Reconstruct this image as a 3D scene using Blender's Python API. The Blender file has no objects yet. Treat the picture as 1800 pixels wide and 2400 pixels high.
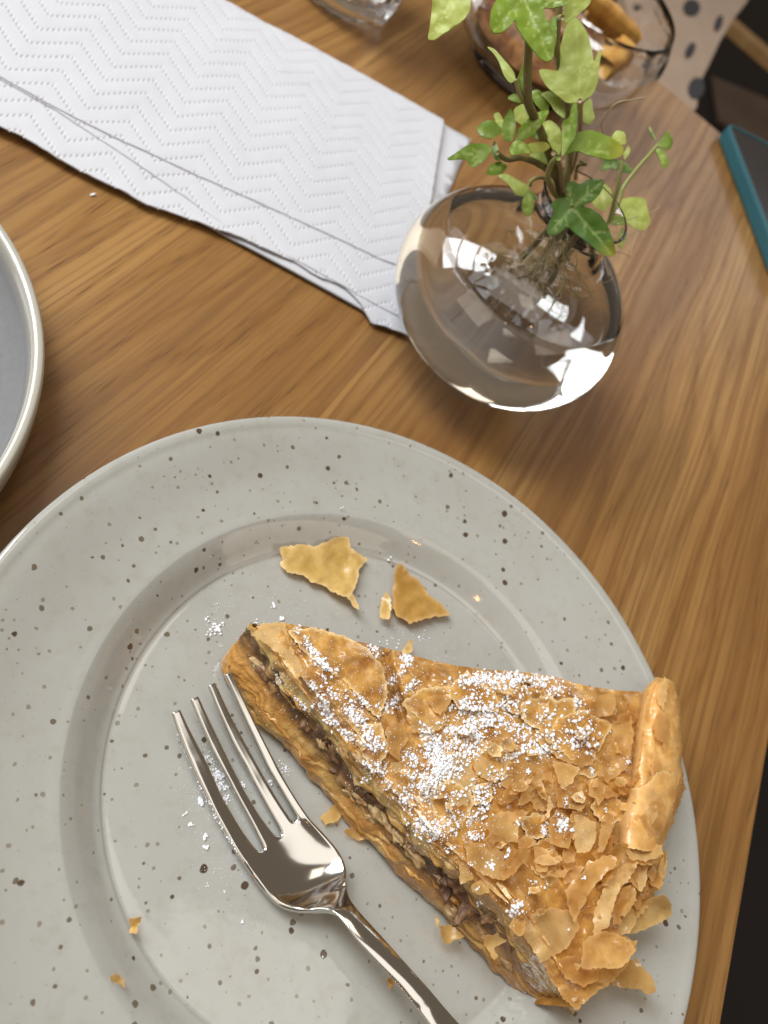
import bpy, math, random
import numpy as np
from mathutils import Vector, Matrix, noise as mnoise
from mathutils.geometry import delaunay_2d_cdt
from mathutils.bvhtree import BVHTree

rng = random.Random(7)
nrg = np.random.default_rng(7)
scene = bpy.context.scene
COL = scene.collection

# ------------------------------------------------------------------ camera
TH, PH, FPX, CAMH = math.radians(38.04), math.radians(312.8), 1800.0, 0.21
_n = np.array([math.sin(TH)*math.cos(PH), math.sin(TH)*math.sin(PH), -math.cos(TH)])
_X = np.array([1.0, 0, 0]) - _n*_n[0]; _X /= np.linalg.norm(_X)
_Y = np.cross(_n, _X)
ROT = np.array([_X, _Y, _n])            # world = ROT @ (right, down, forward)
CAM = np.array([0, 0, CAMH])

def P(u, v, z=0.0):
    """point of the horizontal plane at height z seen at photograph pixel (u, v)"""
    d = ROT @ np.array([(u-900)/FPX, (v-1200)/FPX, 1.0])
    return CAM + (z-CAMH)/d[2]*d

def PV(u, v, z):
    u = np.asarray(u, float); v = np.asarray(v, float); z = np.asarray(z, float)
    d = np.stack([(u-900)/FPX, (v-1200)/FPX, np.ones_like(u)], -1) @ ROT.T
    t = (z-CAMH)/d[..., 2]
    return CAM + t[..., None]*d

def Pplane(u, v, c, nrm):
    d = ROT @ np.array([(u-900)/FPX, (v-1200)/FPX, 1.0])
    t = np.dot(c-CAM, nrm)/np.dot(d, nrm)
    return CAM + t*d

cam_d = bpy.data.cameras.new("camera")
cam = bpy.data.objects.new("camera", cam_d); COL.objects.link(cam)
right, down, fwd = ROT[:, 0], ROT[:, 1], ROT[:, 2]
M = Matrix(((right[0], -down[0], -fwd[0], 0), (right[1], -down[1], -fwd[1], 0),
            (right[2], -down[2], -fwd[2], CAMH), (0, 0, 0, 1)))
cam.matrix_world = M
cam_d.sensor_fit = 'VERTICAL'; cam_d.sensor_height = 36.0; cam_d.sensor_width = 27.0
cam_d.lens = 36.0*FPX/2400.0
cam_d.clip_start = 0.01; cam_d.clip_end = 60
cam_d.dof.use_dof = True
foc = P(860, 1850, 0.02)
cam_d.dof.focus_distance = float(np.dot(foc-CAM, fwd))
cam_d.dof.aperture_fstop = 27.0/2.0
scene.camera = cam

# ------------------------------------------------------------------ light
w = bpy.data.worlds.new("World"); scene.world = w; w.use_nodes = True
w.node_tree.nodes["Background"].inputs[0].default_value = (1.0, 0.80, 0.60, 1)
w.node_tree.nodes["Background"].inputs[1].default_value = 0.18
scene.view_settings.view_transform = 'Standard'
scene.view_settings.look = 'None'
scene.view_settings.exposure = 0.0
scene.view_settings.gamma = 1.0

def area(name, az, el, dist, sx, sy, power, col, target=(0.1, 0.12, 0.0)):
    l = bpy.data.lights.new(name, 'AREA'); l.shape = 'RECTANGLE'; l.size = sx; l.size_y = sy
    l.energy = power; l.color = col
    o = bpy.data.objects.new(name, l); COL.objects.link(o)
    a, e = math.radians(az), math.radians(el)
    d = Vector((math.cos(a)*math.cos(e), math.sin(a)*math.cos(e), math.sin(e)))
    o.location = Vector(target) + d*dist
    o.rotation_euler = (-d).to_track_quat('-Z', 'Y').to_euler()
    return o
for az in (141, 156):                                  # the panes of the window
    for el in (30, 45, 60):
        area("window_light", az, el, 1.5, 0.36, 0.36, 5.0, (0.93, 0.97, 1.0))
area("far_window_light", 52, 27, 2.5, 0.9, 0.5, 4.2, (0.90, 0.95, 1.0), (0.2, 0.35, 0.0))
area("added_overhead_panel", 250, 80, 2.0, 1.7, 1.0, 7.5, (1.0, 0.95, 0.87))  # added overhead panel: warm fill and an edge for steel and glaze to reflect
area("added_room_fill", 315, 38, 2.2, 1.4, 0.8, 4.5, (1.0, 0.86, 0.68))  # unseen warm fill, added to make up for the dim world
area("added_room_fill", 215, 36, 2.2, 1.2, 0.9, 4.5, (1.0, 0.88, 0.72))  # second added fill, breaks up reflections in fork and vase
area("added_reflection_panel", 90, 63, 1.6, 0.42, 0.5, 1.5, (1.0, 0.88, 0.72), (0.0, 0.0, 0.2))  # added glowing panel, gives the plate glaze a beige reflection
for az, el in ((252, 50), (290, 57)):
    l = bpy.data.lights.new("bulb_light", 'POINT'); l.energy = 0.5; l.color = (1.0, 0.50, 0.20)
    l.shadow_soft_size = 0.018
    o = bpy.data.objects.new("bulb_light", l); COL.objects.link(o)
    a, e = math.radians(az), math.radians(el)
    o.location = (0.1+1.5*math.cos(a)*math.cos(e), 0.1+1.5*math.sin(a)*math.cos(e), 1.5*math.sin(e))

# ------------------------------------------------------------------ helpers
def vnoise(x, y, seed=0):
    x = np.asarray(x, float); y = np.asarray(y, float)
    xi = np.floor(x).astype(np.int64); yi = np.floor(y).astype(np.int64)
    fx = x-xi; fy = y-yi
    fx = fx*fx*(3-2*fx); fy = fy*fy*(3-2*fy)
    def h(a, b):
        k = (a*374761393 + b*668265263 + seed*1442695041) & 0xffffffff
        k = ((k ^ (k >> 13))*1274126177) & 0xffffffff
        return ((k ^ (k >> 16)) & 0xffff)/32767.5-1.0
    return ((h(xi, yi)*(1-fx)+h(xi+1, yi)*fx)*(1-fy) + (h(xi, yi+1)*(1-fx)+h(xi+1, yi+1)*fx)*fy)

def fbm(x, y, seed=0, oct=3):
    s = 0; a = 1.0
    for o in range(oct):
        s = s + a*vnoise(np.asarray(x)*2**o, np.asarray(y)*2**o, seed+o*17); a *= 0.5
    return s

def mesh(name, verts, faces, mat=None, parent=None, smooth=True, sharp=None, loc=None):
    me = bpy.data.meshes.new(name)
    me.from_pydata([tuple(map(float, p)) for p in verts], [], [tuple(map(int, f)) for f in faces])
    me.update()
    if smooth:
        me.polygons.foreach_set("use_smooth", [True]*len(me.polygons))
    if mat: me.materials.append(mat)
    if sharp: me.set_sharp_from_angle(angle=math.radians(sharp))
    o = bpy.data.objects.new(name, me); COL.objects.link(o)
    if parent is not None: o.parent = parent
    if loc is not None: o.location = loc
    return o

def mesh_quads(name, V, Q, mat, parent=None):
    """mesh straight from numpy arrays of vertices and quads"""
    me = bpy.data.meshes.new(name)
    me.vertices.add(len(V)); me.vertices.foreach_set("co", np.asarray(V, np.float32).ravel())
    me.loops.add(Q.size); me.loops.foreach_set("vertex_index", np.asarray(Q, np.int32).ravel())
    me.polygons.add(len(Q)); me.polygons.foreach_set("loop_start", np.arange(0, Q.size, 4, dtype=np.int32))
    me.update(calc_edges=True); me.validate()
    me.polygons.foreach_set("use_smooth", [True]*len(me.polygons)); me.materials.append(mat)
    o = bpy.data.objects.new(name, me); COL.objects.link(o)
    if parent is not None: o.parent = parent
    return o

def empty(name, loc=(0, 0, 0)):
    o = bpy.data.objects.new(name, None); o.empty_display_size = 0.02
    COL.objects.link(o); o.location = tuple(map(float, loc)); return o

def tag(o, label=None, cat=None, group=None, kind=None):
    if label: o["label"] = label
    if cat: o["category"] = cat
    if group: o["group"] = group
    if kind: o["kind"] = kind
    return o

def color_attr(o, cols, name="tint"):
    a = o.data.attributes.new(name, 'FLOAT_COLOR', 'POINT')
    c = np.ones((len(o.data.vertices), 4), np.float32); c[:, :3] = cols
    a.data.foreach_set("color", c.ravel())

def float_attr(o, vals, name):
    a = o.data.attributes.new(name, 'FLOAT', 'POINT')
    a.data.foreach_set("value", np.asarray(vals, np.float32))

def grid_faces(nu, nv, wrap_u=False, wrap_v=False):
    f = []
    for i in range(nu if wrap_u else nu-1):
        for j in range(nv if wrap_v else nv-1):
            a = i*nv+j; b = ((i+1) % nu)*nv+j; c = ((i+1) % nu)*nv+(j+1) % nv; d = i*nv+(j+1) % nv
            f.append((a, b, c, d))
    return f

def lathe(profile, n=96, closed=False):
    """profile of (r, z) from the axis outward; returns verts, faces"""
    V = []; k = len(profile)
    for i in range(n):
        a = 2*math.pi*i/n
        for r, z in profile: V.append((r*math.cos(a), r*math.sin(a), z))
    return V, grid_faces(n, k, True, closed)

def smooth_profile(pts, n=60):
    """Catmull-Rom resample of (r, z) points"""
    pts = [np.array(p, float) for p in pts]
    out = []
    m = len(pts)-1
    for i in range(m):
        p0 = pts[max(i-1, 0)]; p1 = pts[i]; p2 = pts[i+1]; p3 = pts[min(i+2, m)]
        for t in np.linspace(0, 1, max(2, n//m), endpoint=False):
            out.append(0.5*((2*p1)+(-p0+p2)*t+(2*p0-5*p1+4*p2-p3)*t*t+(-p0+3*p1-3*p2+p3)*t**3))
    out.append(pts[-1])
    return out

def tube(path, radii, n=8, cap=True):
    path = [Vector(tuple(map(float, p))) for p in path]
    V = []; F = []
    up = Vector((0.3, 0.2, 1)).normalized()
    for i, p in enumerate(path):
        t = (path[min(i+1, len(path)-1)]-path[max(i-1, 0)])
        if t.length < 1e-9: t = Vector((0, 0, 1))
        t.normalize()
        a = t.cross(up)
        if a.length < 1e-3: a = t.cross(Vector((1, 0, 0)))
        a.normalize(); b = t.cross(a)
        r = radii[i] if hasattr(radii, '__len__') else radii
        for k in range(n):
            q = 2*math.pi*k/n
            V.append(p + a*(r*math.cos(q)) + b*(r*math.sin(q)))
    F = grid_faces(len(path), n, False, True)
    if cap:
        F.append(tuple(range(n-1, -1, -1))); m = (len(path)-1)*n; F.append(tuple(range(m, m+n)))
    return V, F

def catmull(pts, n=8):
    return smooth_profile(pts, n*(len(pts)-1))

def in_poly(pts, poly):
    x, y = pts[:, 0], pts[:, 1]; c = np.zeros(len(pts), bool)
    j = len(poly)-1
    for i in range(len(poly)):
        xi, yi = poly[i]; xj, yj = poly[j]
        m = ((yi > y) != (yj > y)) & (x < (xj-xi)*(y-yi)/((yj-yi) or 1e-12)+xi)
        c ^= m; j = i
    return c

def densify(poly, step, jag=0.0, r=None):
    r = r or rng
    out = []
    for i in range(len(poly)):
        a = np.array(poly[i], float); b = np.array(poly[(i+1) % len(poly)], float)
        L = np.linalg.norm(b-a); k = max(1, int(round(L/step)))
        nn = np.array([-(b-a)[1], (b-a)[0]])/(L or 1)
        for q in range(k):
            p = a+(b-a)*q/k
            if q: p = p + nn*r.uniform(-jag, jag)
            else: p = p + np.array([r.uniform(-jag, jag), r.uniform(-jag, jag)])*0.5
            out.append(p)
    return out

def round_poly(poly, it=1):
    for _ in range(it):
        q = []
        for i in range(len(poly)):
            a = np.array(poly[i], float); b = np.array(poly[(i+1) % len(poly)], float)
            q += [a*0.82+b*0.18, a*0.18+b*0.82]
        poly = q
    return poly

def sheet(poly, fmap, step, thick):
    """thin closed sheet over a 2D outline; fmap(array Nx2) -> Nx3. returns verts, faces, uv2d"""
    poly = np.array(poly, float)
    lo = poly.min(0); hi = poly.max(0)
    gx, gy = np.meshgrid(np.arange(lo[0]+step*.5, hi[0], step), np.arange(lo[1]+step*.5, hi[1], step))
    g = np.c_[gx.ravel(), gy.ravel()]
    if len(g):
        g = g + nrg.uniform(-.2, .2, g.shape)*step
        g = g[in_poly(g, poly)]
        if len(g):
            d = np.min(np.linalg.norm(g[:, None]-poly[None], axis=2), axis=1); g = g[d > step*.45]
    pts = [Vector(map(float, p)) for p in poly] + [Vector(map(float, p)) for p in g]
    n = len(poly)
    vo, _, fo, *_r = delaunay_2d_cdt(pts, [(i, (i+1) % n) for i in range(n)], [], 1, 1e-5)
    uv = np.array([tuple(p) for p in vo])
    fo = [tuple(f) for f in fo]
    T = fmap(uv)
    N = np.zeros_like(T)
    for f in fo:
        nn = np.cross(T[f[1]]-T[f[0]], T[f[2]]-T[f[0]])
        for k in f: N[k] += nn
    N /= np.linalg.norm(N, axis=1, keepdims=True)+1e-12
    if np.sum(N @ np.array([0, 0, 1.0])) < 0:
        N = -N; fo = [f[::-1] for f in fo]
    m = len(T)
    V = np.vstack([T+N*thick*.5, T-N*thick*.5])
    F = list(fo) + [tuple(i+m for i in f[::-1]) for f in fo]
    ed = {}
    for f in fo:
        for k in range(len(f)):
            a, b = f[k], f[(k+1) % len(f)]
            ed[(a, b)] = 1
    for (a, b) in ed:
        if (b, a) not in ed: F.append((a, a+m, b+m, b))
    return V, F, np.vstack([uv, uv])

def resample(pts, n):
    pts = np.array(pts, float)
    L = np.r_[0, np.cumsum(np.linalg.norm(np.diff(pts, axis=0), axis=1))]
    t = np.linspace(0, L[-1], n)
    return np.stack([np.interp(t, L, pts[:, k]) for k in range(pts.shape[1])], 1)

def crop(x0, y0, s):
    return lambda pts: [(x0+a/s, y0+b/s) for a, b in pts]
cA, cB = crop(0, 0, 1.8433), crop(900, 0, 1.8433)
cC, cD = crop(0, 800, 1.8433), crop(900, 800, 1.8433)
cE, cF = crop(0, 1600, 1.8433), crop(900, 1600, 1.8433)
cG, cH = crop(480, 1420, 2.765), crop(1000, 1500, 2.592)
cI, cJ = crop(900, 1850, 2.2419), crop(380, 1560, 2.304)
cK, cL = crop(980, 0, 2.676), crop(900, 380, 2.592)
cM = crop(1400, 0, 3.16)

# ------------------------------------------------------------------ materials
class NT:
    def __init__(self, name):
        self.m = bpy.data.materials.new(name); self.m.use_nodes = True
        self.t = self.m.node_tree; self.b = self.t.nodes["Principled BSDF"]
        self.out = self.t.nodes["Material Output"]
    def n(self, typ, **kw):
        nd = self.t.nodes.new(typ)
        for k, v in kw.items(): setattr(nd, k, v)
        return nd
    def l(self, a, b): self.t.links.new(a, b)
    def set(self, **kw):
        for k, v in kw.items(): self.b.inputs[k.replace('_', ' ')].default_value = v
        return self
    def ramp(self, fac, stops, interp='LINEAR'):
        r = self.n('ShaderNodeValToRGB'); r.color_ramp.interpolation = interp
        el = r.color_ramp.elements
        while len(el) < len(stops): el.new(0.5)
        for e, (p, c) in zip(el, stops):
            e.position = p; e.color = (c, c, c, 1) if not hasattr(c, '__len__') else (*c, 1)
        self.l(fac, r.inputs[0]); return r.outputs[0]
    def noise(self, vec, scale, detail=3, rough=0.5, dist=0.0):
        nd = self.n('ShaderNodeTexNoise'); nd.inputs['Scale'].default_value = scale
        nd.inputs['Detail'].default_value = detail; nd.inputs['Roughness'].default_value = rough
        nd.inputs['Distortion'].default_value = dist
        if vec is not None: self.l(vec, nd.inputs['Vector'])
        return nd.outputs[0]
    def mapping(self, vec, scale=(1, 1, 1), loc=(0, 0, 0)):
        mp = self.n('ShaderNodeMapping'); mp.inputs['Scale'].default_value = scale
        mp.inputs['Location'].default_value = loc; self.l(vec, mp.inputs[0]); return mp.outputs[0]
    def mix(self, fac, a, b, typ='MIX'):
        nd = self.n('ShaderNodeMix'); nd.data_type = 'RGBA'; nd.blend_type = typ
        ins = [nd.inputs[0], nd.inputs[6], nd.inputs[7]]
        for s, v in zip(ins, (fac, a, b)):
            if hasattr(v, 'links') or hasattr(v, 'is_output'): self.l(v, s)
            elif s.type == 'RGBA': s.default_value = (*v, 1) if len(v) == 3 else v
            else: s.default_value = v
        return nd.outputs[2]
    def math(self, op, a, b=0.0, clamp=False):
        nd = self.n('ShaderNodeMath'); nd.operation = op; nd.use_clamp = clamp
        for s, v in zip(nd.inputs, (a, b)):
            if hasattr(v, 'is_output'): self.l(v, s)
            else: s.default_value = v
        return nd.outputs[0]
    def bump(self, h, strength=0.3, dist=0.001):
        nd = self.n('ShaderNodeBump'); nd.inputs['Strength'].default_value = strength
        nd.inputs['Distance'].default_value = dist; self.l(h, nd.inputs['Height'])
        self.l(nd.outputs[0], self.b.inputs['Normal']); return nd
    def coords(self, kind='Object'):
        return self.n('ShaderNodeTexCoord').outputs[kind]

def mat_wood():
    k = NT("oak_wood"); co = k.coords()
    oi = k.n('ShaderNodeObjectInfo')
    off = k.n('ShaderNodeVectorMath', operation='SCALE'); off.inputs[0].default_value = (3.1, 7.7, 5.3)
    k.l(oi.outputs['Random'], off.inputs['Scale'])
    add = k.n('ShaderNodeVectorMath', operation='ADD'); k.l(co, add.inputs[0]); k.l(off.outputs[0], add.inputs[1])
    v = add.outputs[0]
    # slow wander of the grain
    wob = k.noise(k.mapping(v, (3.5, 9, 1)), 1.0, 2)
    cmb = k.n('ShaderNodeCombineXYZ'); k.l(k.math('MULTIPLY', k.math('SUBTRACT', wob, .5), .018), cmb.inputs[1])
    a2 = k.n('ShaderNodeVectorMath', operation='ADD'); k.l(v, a2.inputs[0]); k.l(cmb.outputs[0], a2.inputs[1])
    v = a2.outputs[0]
    sp = k.n('ShaderNodeSeparateXYZ'); k.l(v, sp.inputs[0])
    warp = k.noise(k.mapping(v, (2.2, 11, 1)), 1.0, 3, .55)
    ring = k.math('FRACT', k.math('ADD', k.math('MULTIPLY', sp.outputs[1], 80), k.math('MULTIPLY', warp, 8.0)))
    slow = k.noise(k.mapping(v, (1.8, 26, 1)), 1.0, 4, .6)
    fine = k.noise(k.mapping(v, (4.5, 520, 1)), 1.0, 4, .65)
    vo = k.n('ShaderNodeTexVoronoi'); vo.inputs['Scale'].default_value = 1.0; vo.inputs['Randomness'].default_value = 1.0
    k.l(k.mapping(v, (48, 1150, 1)), vo.inputs['Vector'])
    blot = k.noise(k.mapping(v, (6, 30, 1)), 1.0, 4, .65)
    late = k.ramp(ring, [(0, 1.0), (.10, .55), (.42, 0), (.80, .12), (1, 1.0)])
    c = k.ramp(slow, [(.30, (.205, .096, .026)), (.50, (.305, .160, .048)), (.72, (.385, .222, .078))])
    c = k.mix(k.math('MULTIPLY', late, .56), c, (.155, .064, .014))
    c = k.mix(k.ramp(fine, [(.38, .75), (.53, 0.0)]), c, (.17, .074, .018))
    pmask = k.math('MULTIPLY', k.ramp(vo.outputs['Distance'], [(.16, 1.0), (.30, 0.0)]), k.math('ADD', .22, k.math('MULTIPLY', late, .75)))
    c = k.mix(k.math('MULTIPLY', pmask, .85), c, (.062, .027, .010))
    c = k.mix(k.ramp(blot, [(.44, 0.0), (.72, .58)]), c, (.155, .072, .022))
    pore = pmask
    tone = k.ramp(oi.outputs['Random'], [(0, .92), (1, 1.06)])
    c = k.mix(1.0, c, tone, 'MULTIPLY')
    k.l(c, k.b.inputs['Base Color'])
    k.l(k.ramp(fine, [(.3, .46), (.7, .33)]), k.b.inputs['Roughness'])
    h = k.math('SUBTRACT', fine, pore)
    k.bump(h, .35, .0003)
    k.set(Specular_IOR_Level=.42)
    return k.m

def speckles(k, v, scale, thr, dens, seed):
    vo = k.n('ShaderNodeTexVoronoi'); vo.inputs['Scale'].default_value = scale
    k.l(k.mapping(v, (1, 1, 1), (seed, seed*.7, seed*.3)), vo.inputs['Vector'])
    sep = k.n('ShaderNodeSeparateColor'); k.l(vo.outputs['Color'], sep.inputs[0])
    rad = k.math('MULTIPLY', sep.outputs[0], thr)
    rad = k.math('MULTIPLY', rad, k.math('LESS_THAN', sep.outputs[1], dens))
    e = k.math('SUBTRACT', rad, vo.outputs['Distance'])
    return k.math('MULTIPLY', e, 14.0/thr*.4, clamp=True), sep.outputs[2]

def mat_plate(base, specks=True, rough=.06):
    k = NT("speckled_glaze"); co = k.coords()
    wv = k.noise(co, 700, 2)
    ad = k.n('ShaderNodeVectorMath', operation='ADD'); sc = k.n('ShaderNodeVectorMath', operation='SCALE')
    nz = k.n('ShaderNodeTexNoise'); nz.inputs['Scale'].default_value = 600; k.l(co, nz.inputs['Vector'])
    k.l(nz.outputs['Color'], sc.inputs[0]); sc.inputs['Scale'].default_value = .0008
    k.l(co, ad.inputs[0]); k.l(sc.outputs[0], ad.inputs[1])
    v = ad.outputs[0]
    c = k.mix(k.ramp(k.noise(co, 22, 5, .65), [(.3, 0), (.7, 1)]), base, (base[0]*.90, base[1]*.885, base[2]*.86))
    c = k.mix(k.ramp(k.noise(co, 240, 3, .6), [(.52, 0), (.75, .30)]), c, (base[0]*.72, base[1]*.68, base[2]*.58))
    if specks:
        for sc_, thr_, den_, seed_, st_, cl_ in ((760, .20, .40, 9.1, .35, (.20, .17, .12)), (430, .27, .62, 1.3, .6, (.14, .10, .05)),
                (250, .22, .66, 3.9, .80, (.085, .052, .020)), (140, .16, .7, 4.2, .94, (.062, .034, .014)), (80, .11, .62, 7.7, .95, (.055, .030, .015)), (46, .058, .42, 2.6, .96, (.05, .026, .013))):
            s_, t_ = speckles(k, v, sc_, thr_, den_, seed_)
            c = k.mix(k.math('MULTIPLY', s_, st_), c, cl_)
    k.l(c, k.b.inputs['Base Color'])
    k.set(Roughness=rough, Specular_IOR_Level=.5, Coat_Weight=.6, Coat_Roughness=.03)
    k.bump(k.noise(co, 70, 3), .10, .0015)
    return k.m

def simple(name, col, rough=.5, metal=0.0, bump=None, var=None, **kw):
    k = NT(name); k.set(Base_Color=(*col, 1), Roughness=rough, Metallic=metal, **kw)
    co = k.coords()
    if var:
        sc, c2 = var
        k.l(k.mix(k.ramp(k.noise(co, sc, 4, .6), [(.35, 0), (.65, 1)]), col, c2), k.b.inputs['Base Color'])
    if bump: k.bump(k.noise(co, bump[0], 4, .6), bump[1], bump[2])
    return k.m

def mat_glass(name, ior=1.47, col=(1, 1, 1)):
    k = NT(name); k.set(Base_Color=(*col, 1), Roughness=0.0, IOR=ior, Transmission_Weight=1.0)
    return k.m

def mat_phyllo(name, dark, lite, transl=.35, rough=.28, tint=False, bs=.55, clear=.0, coat=.35):
    k = NT(name); co = k.coords()
    oi = k.n('ShaderNodeObjectInfo')
    n1 = k.noise(co, 160, 4, .6); n2 = k.noise(co, 700, 3, .6)
    c = k.ramp(n1, [(.30, dark), (.68, lite)])
    if tint:
        at = k.n('ShaderNodeAttribute'); at.attribute_name = "tint"
        c = k.mix(.88, c, at.outputs['Color'])
    else:
        at = k.n('ShaderNodeAttribute'); at.attribute_name = "rim"
        n3 = k.noise(co, 75, 3, .6)
        c = k.mix(k.ramp(n3, [(.34, .28), (.6, 0)]), c, tuple(x*m for x, m in zip(dark, (.72, .62, .45))))
        c = k.mix(k.math('MULTIPLY', at.outputs['Fac'], .65), c, (.92, .70, .36))
        c = k.mix(1.0, c, k.ramp(oi.outputs['Random'], [(0, (.84, .72, .56)), (.36, (1, .97, .92)), (1, (1.08, 1.14, 1.26))]), 'MULTIPLY')
    c = k.mix(k.ramp(n2, [(.55, 0), (.8, .35)]), c, tuple(x*.55 for x in dark))
    k.l(c, k.b.inputs['Base Color'])
    k.set(Roughness=rough, Specular_IOR_Level=.5, Coat_Weight=coat, Coat_Roughness=.10)
    bn = k.bump(k.math('ADD', k.noise(co, 350, 3, .6), k.math('MULTIPLY', k.noise(co, 1500, 2), .35)), bs, .0007)
    if transl:
        tr = k.n('ShaderNodeBsdfTranslucent'); k.l(c, tr.inputs[0]); k.l(bn.outputs[0], tr.inputs['Normal'])
        mx = k.n('ShaderNodeMixShader'); mx.inputs[0].default_value = transl
        k.l(k.b.outputs[0], mx.inputs[1]); k.l(tr.outputs[0], mx.inputs[2])
        tp = k.n('ShaderNodeBsdfTransparent'); tp.inputs[0].default_value = (1.0, .88, .62, 1)
        m2 = k.n('ShaderNodeMixShader'); m2.inputs[0].default_value = clear
        k.l(mx.outputs[0], m2.inputs[1]); k.l(tp.outputs[0], m2.inputs[2]); k.l(m2.outputs[0], k.out.inputs[0])
    return k.m

def mat_leaf(name, col, vein, col2, transl=.3, rough=.32):
    k = NT(name); co = k.coords()
    at = k.n('ShaderNodeAttribute'); at.attribute_name = "vein"
    oi = k.n('ShaderNodeObjectInfo')
    c = k.mix(k.ramp(k.noise(co, 60, 2), [(.2, 0), (.8, 1)]), col, col2)
    c = k.mix(k.ramp(at.outputs['Fac'], [(0.0, 0), (1.0, .75)]), c, vein)
    ye = k.n('ShaderNodeAttribute'); ye.attribute_name = "yellow"
    c = k.mix(ye.outputs['Fac'], c, (.42, .40, .05))
    br = k.ramp(k.noise(co, 210, 2), [(.735, 0), (.77, .8)])
    c = k.mix(br, c, (.10, .06, .025))
    c = k.mix(1.0, c, k.ramp(oi.outputs['Random'], [(0, (.82, .86, .8)), (1, (1.15, 1.12, 1.1))]), 'MULTIPLY')
    k.l(c, k.b.inputs['Base Color']); k.set(Roughness=rough, Specular_IOR_Level=.5)
    bn = k.bump(k.math('SUBTRACT', k.noise(co, 250, 3), k.math('MULTIPLY', at.outputs['Fac'], .8)), .22, .0005)
    tr = k.n('ShaderNodeBsdfTranslucent')
    k.l(k.mix(1.0, c, (1.25, 1.35, .55), 'MULTIPLY'), tr.inputs[0])
    mx = k.n('ShaderNodeMixShader'); mx.inputs[0].default_value = transl
    k.l(k.b.outputs[0], mx.inputs[1]); k.l(tr.outputs[0], mx.inputs[2]); k.l(mx.outputs[0], k.out.inputs[0])
    return k.m

WOOD = mat_wood()
GLAZE = mat_plate((.395, .393, .365))
GLASS = mat_glass("clear_glass"); WATER = mat_glass("water", 1.333, (.985, .99, .975))

# ------------------------------------------------------------------ setting
fl = mesh("floor", [(-6, -6, -.75), (6, -6, -.75), (6, 6, -.75), (-6, 6, -.75)], [(0, 1, 2, 3)],
          simple("dark_floor", (.006, .004, .005), .7, var=(3, (.011, .007, .006))), smooth=False)
tag(fl, kind="structure")

# ------------------------------------------------------------------ table of oak boards
GA = math.radians(60.5)                              # grain direction
gd = np.array([math.cos(GA), math.sin(GA)]); pd = np.array([gd[1], -gd[0]])
edge0 = P(1687, 2400)[:2]; far0 = P(1615, 251)[:2]
table = tag(empty("table", (*(edge0-pd*.2), 0)), "oak table top with straight brown grain under everything", "table")
t_max = float(np.dot(far0, gd)); t_min = t_max-1.25
s_edge = float(np.dot(edge0, pd))
def board(s0, s1):
    L = t_max-t_min; W = s1-s0-.00002; T = .028; b = .00004
    xs = [0, b, L-b, L]; ys = [0, b, W-b, W]
    V = []; F = []
    for lev, ins in ((0, b), (-b, 0), (-T, 0)):
        V += [(ins, ins, lev), (L-ins, ins, lev), (L-ins, W-ins, lev), (ins, W-ins, lev)]
    F = [(0, 1, 2, 3), (11, 10, 9, 8)]
    for lv in (0, 4):
        for q in range(4): F.append((lv+q, lv+4+q, lv+4+(q+1) % 4, lv+(q+1) % 4))
    o = mesh("plank", V, F, WOOD, table, smooth=False)
    org = gd*t_min + pd*s1
    mw = Matrix(((gd[0], -pd[0], 0, org[0]), (gd[1], -pd[1], 0, org[1]), (0, 0, 1, 0), (0, 0, 0, 1)))
    o.matrix_parent_inverse = Matrix.Identity(4)
    o.matrix_local = Matrix.Translation(-table.location) @ mw
    return o
s = s_edge
for wd in (.098, .112, .105, .118, .10, .11, .10):
    board(s-wd, s); s -= wd

# ------------------------------------------------------------------ dinner plate
U = .19
ZR = .02
pc = ROT @ np.array([-.008, .327, 1.0]); pc = pc*(-U/pc[2]); PC = np.array([pc[0], pc[1]])
RP, RS = .572*U, .411*U
ZF = .0062
prof = [(0, ZF), (.03, ZF), (.055, ZF), (RS-.0135, ZF+.0002), (RS-.0112, ZF+.0002), (RS-.0103, ZF+.0007), (RS-.0085, ZF+.0017), (RS-.0045, ZF+.0048),
        (RS-.0016, ZF+.0066), (RS-.0003, ZF+.0070), (RS+.003, ZF+.0074), (RS+.012, ZF+.0090), (RP-.008, ZR-.0016), (RP-.0045, ZR-.0007), (RP-.0028, ZR-.0001), (RP-.0012, ZR+.0001), (RP-.0002, ZR-.0004),
        (RP, ZR-.0014), (RP-.0008, ZR-.0028), (RP-.012, ZR-.0070), (RS+.002, .0062), (RS-.008, .0015), (RS-.010, .0002), (RS-.016, .0002), (RS-.018, .0018), (.03, .0018), (0, .0018)]
V, F = lathe(smooth_profile(prof, 150), 160)
plate = mesh("dinner_plate", V, F, GLAZE, loc=(PC[0], PC[1], 0))
tag(plate, "large speckled grey stoneware plate carrying the pie slice and fork", "plate")

def plate_z(x, y):
    r = np.hypot(np.asarray(x)-PC[0], np.asarray(y)-PC[1])
    rr = [p[0] for p in prof[:17]]; zz = [p[1] for p in prof[:17]]
    return np.interp(r, rr, zz)

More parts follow.
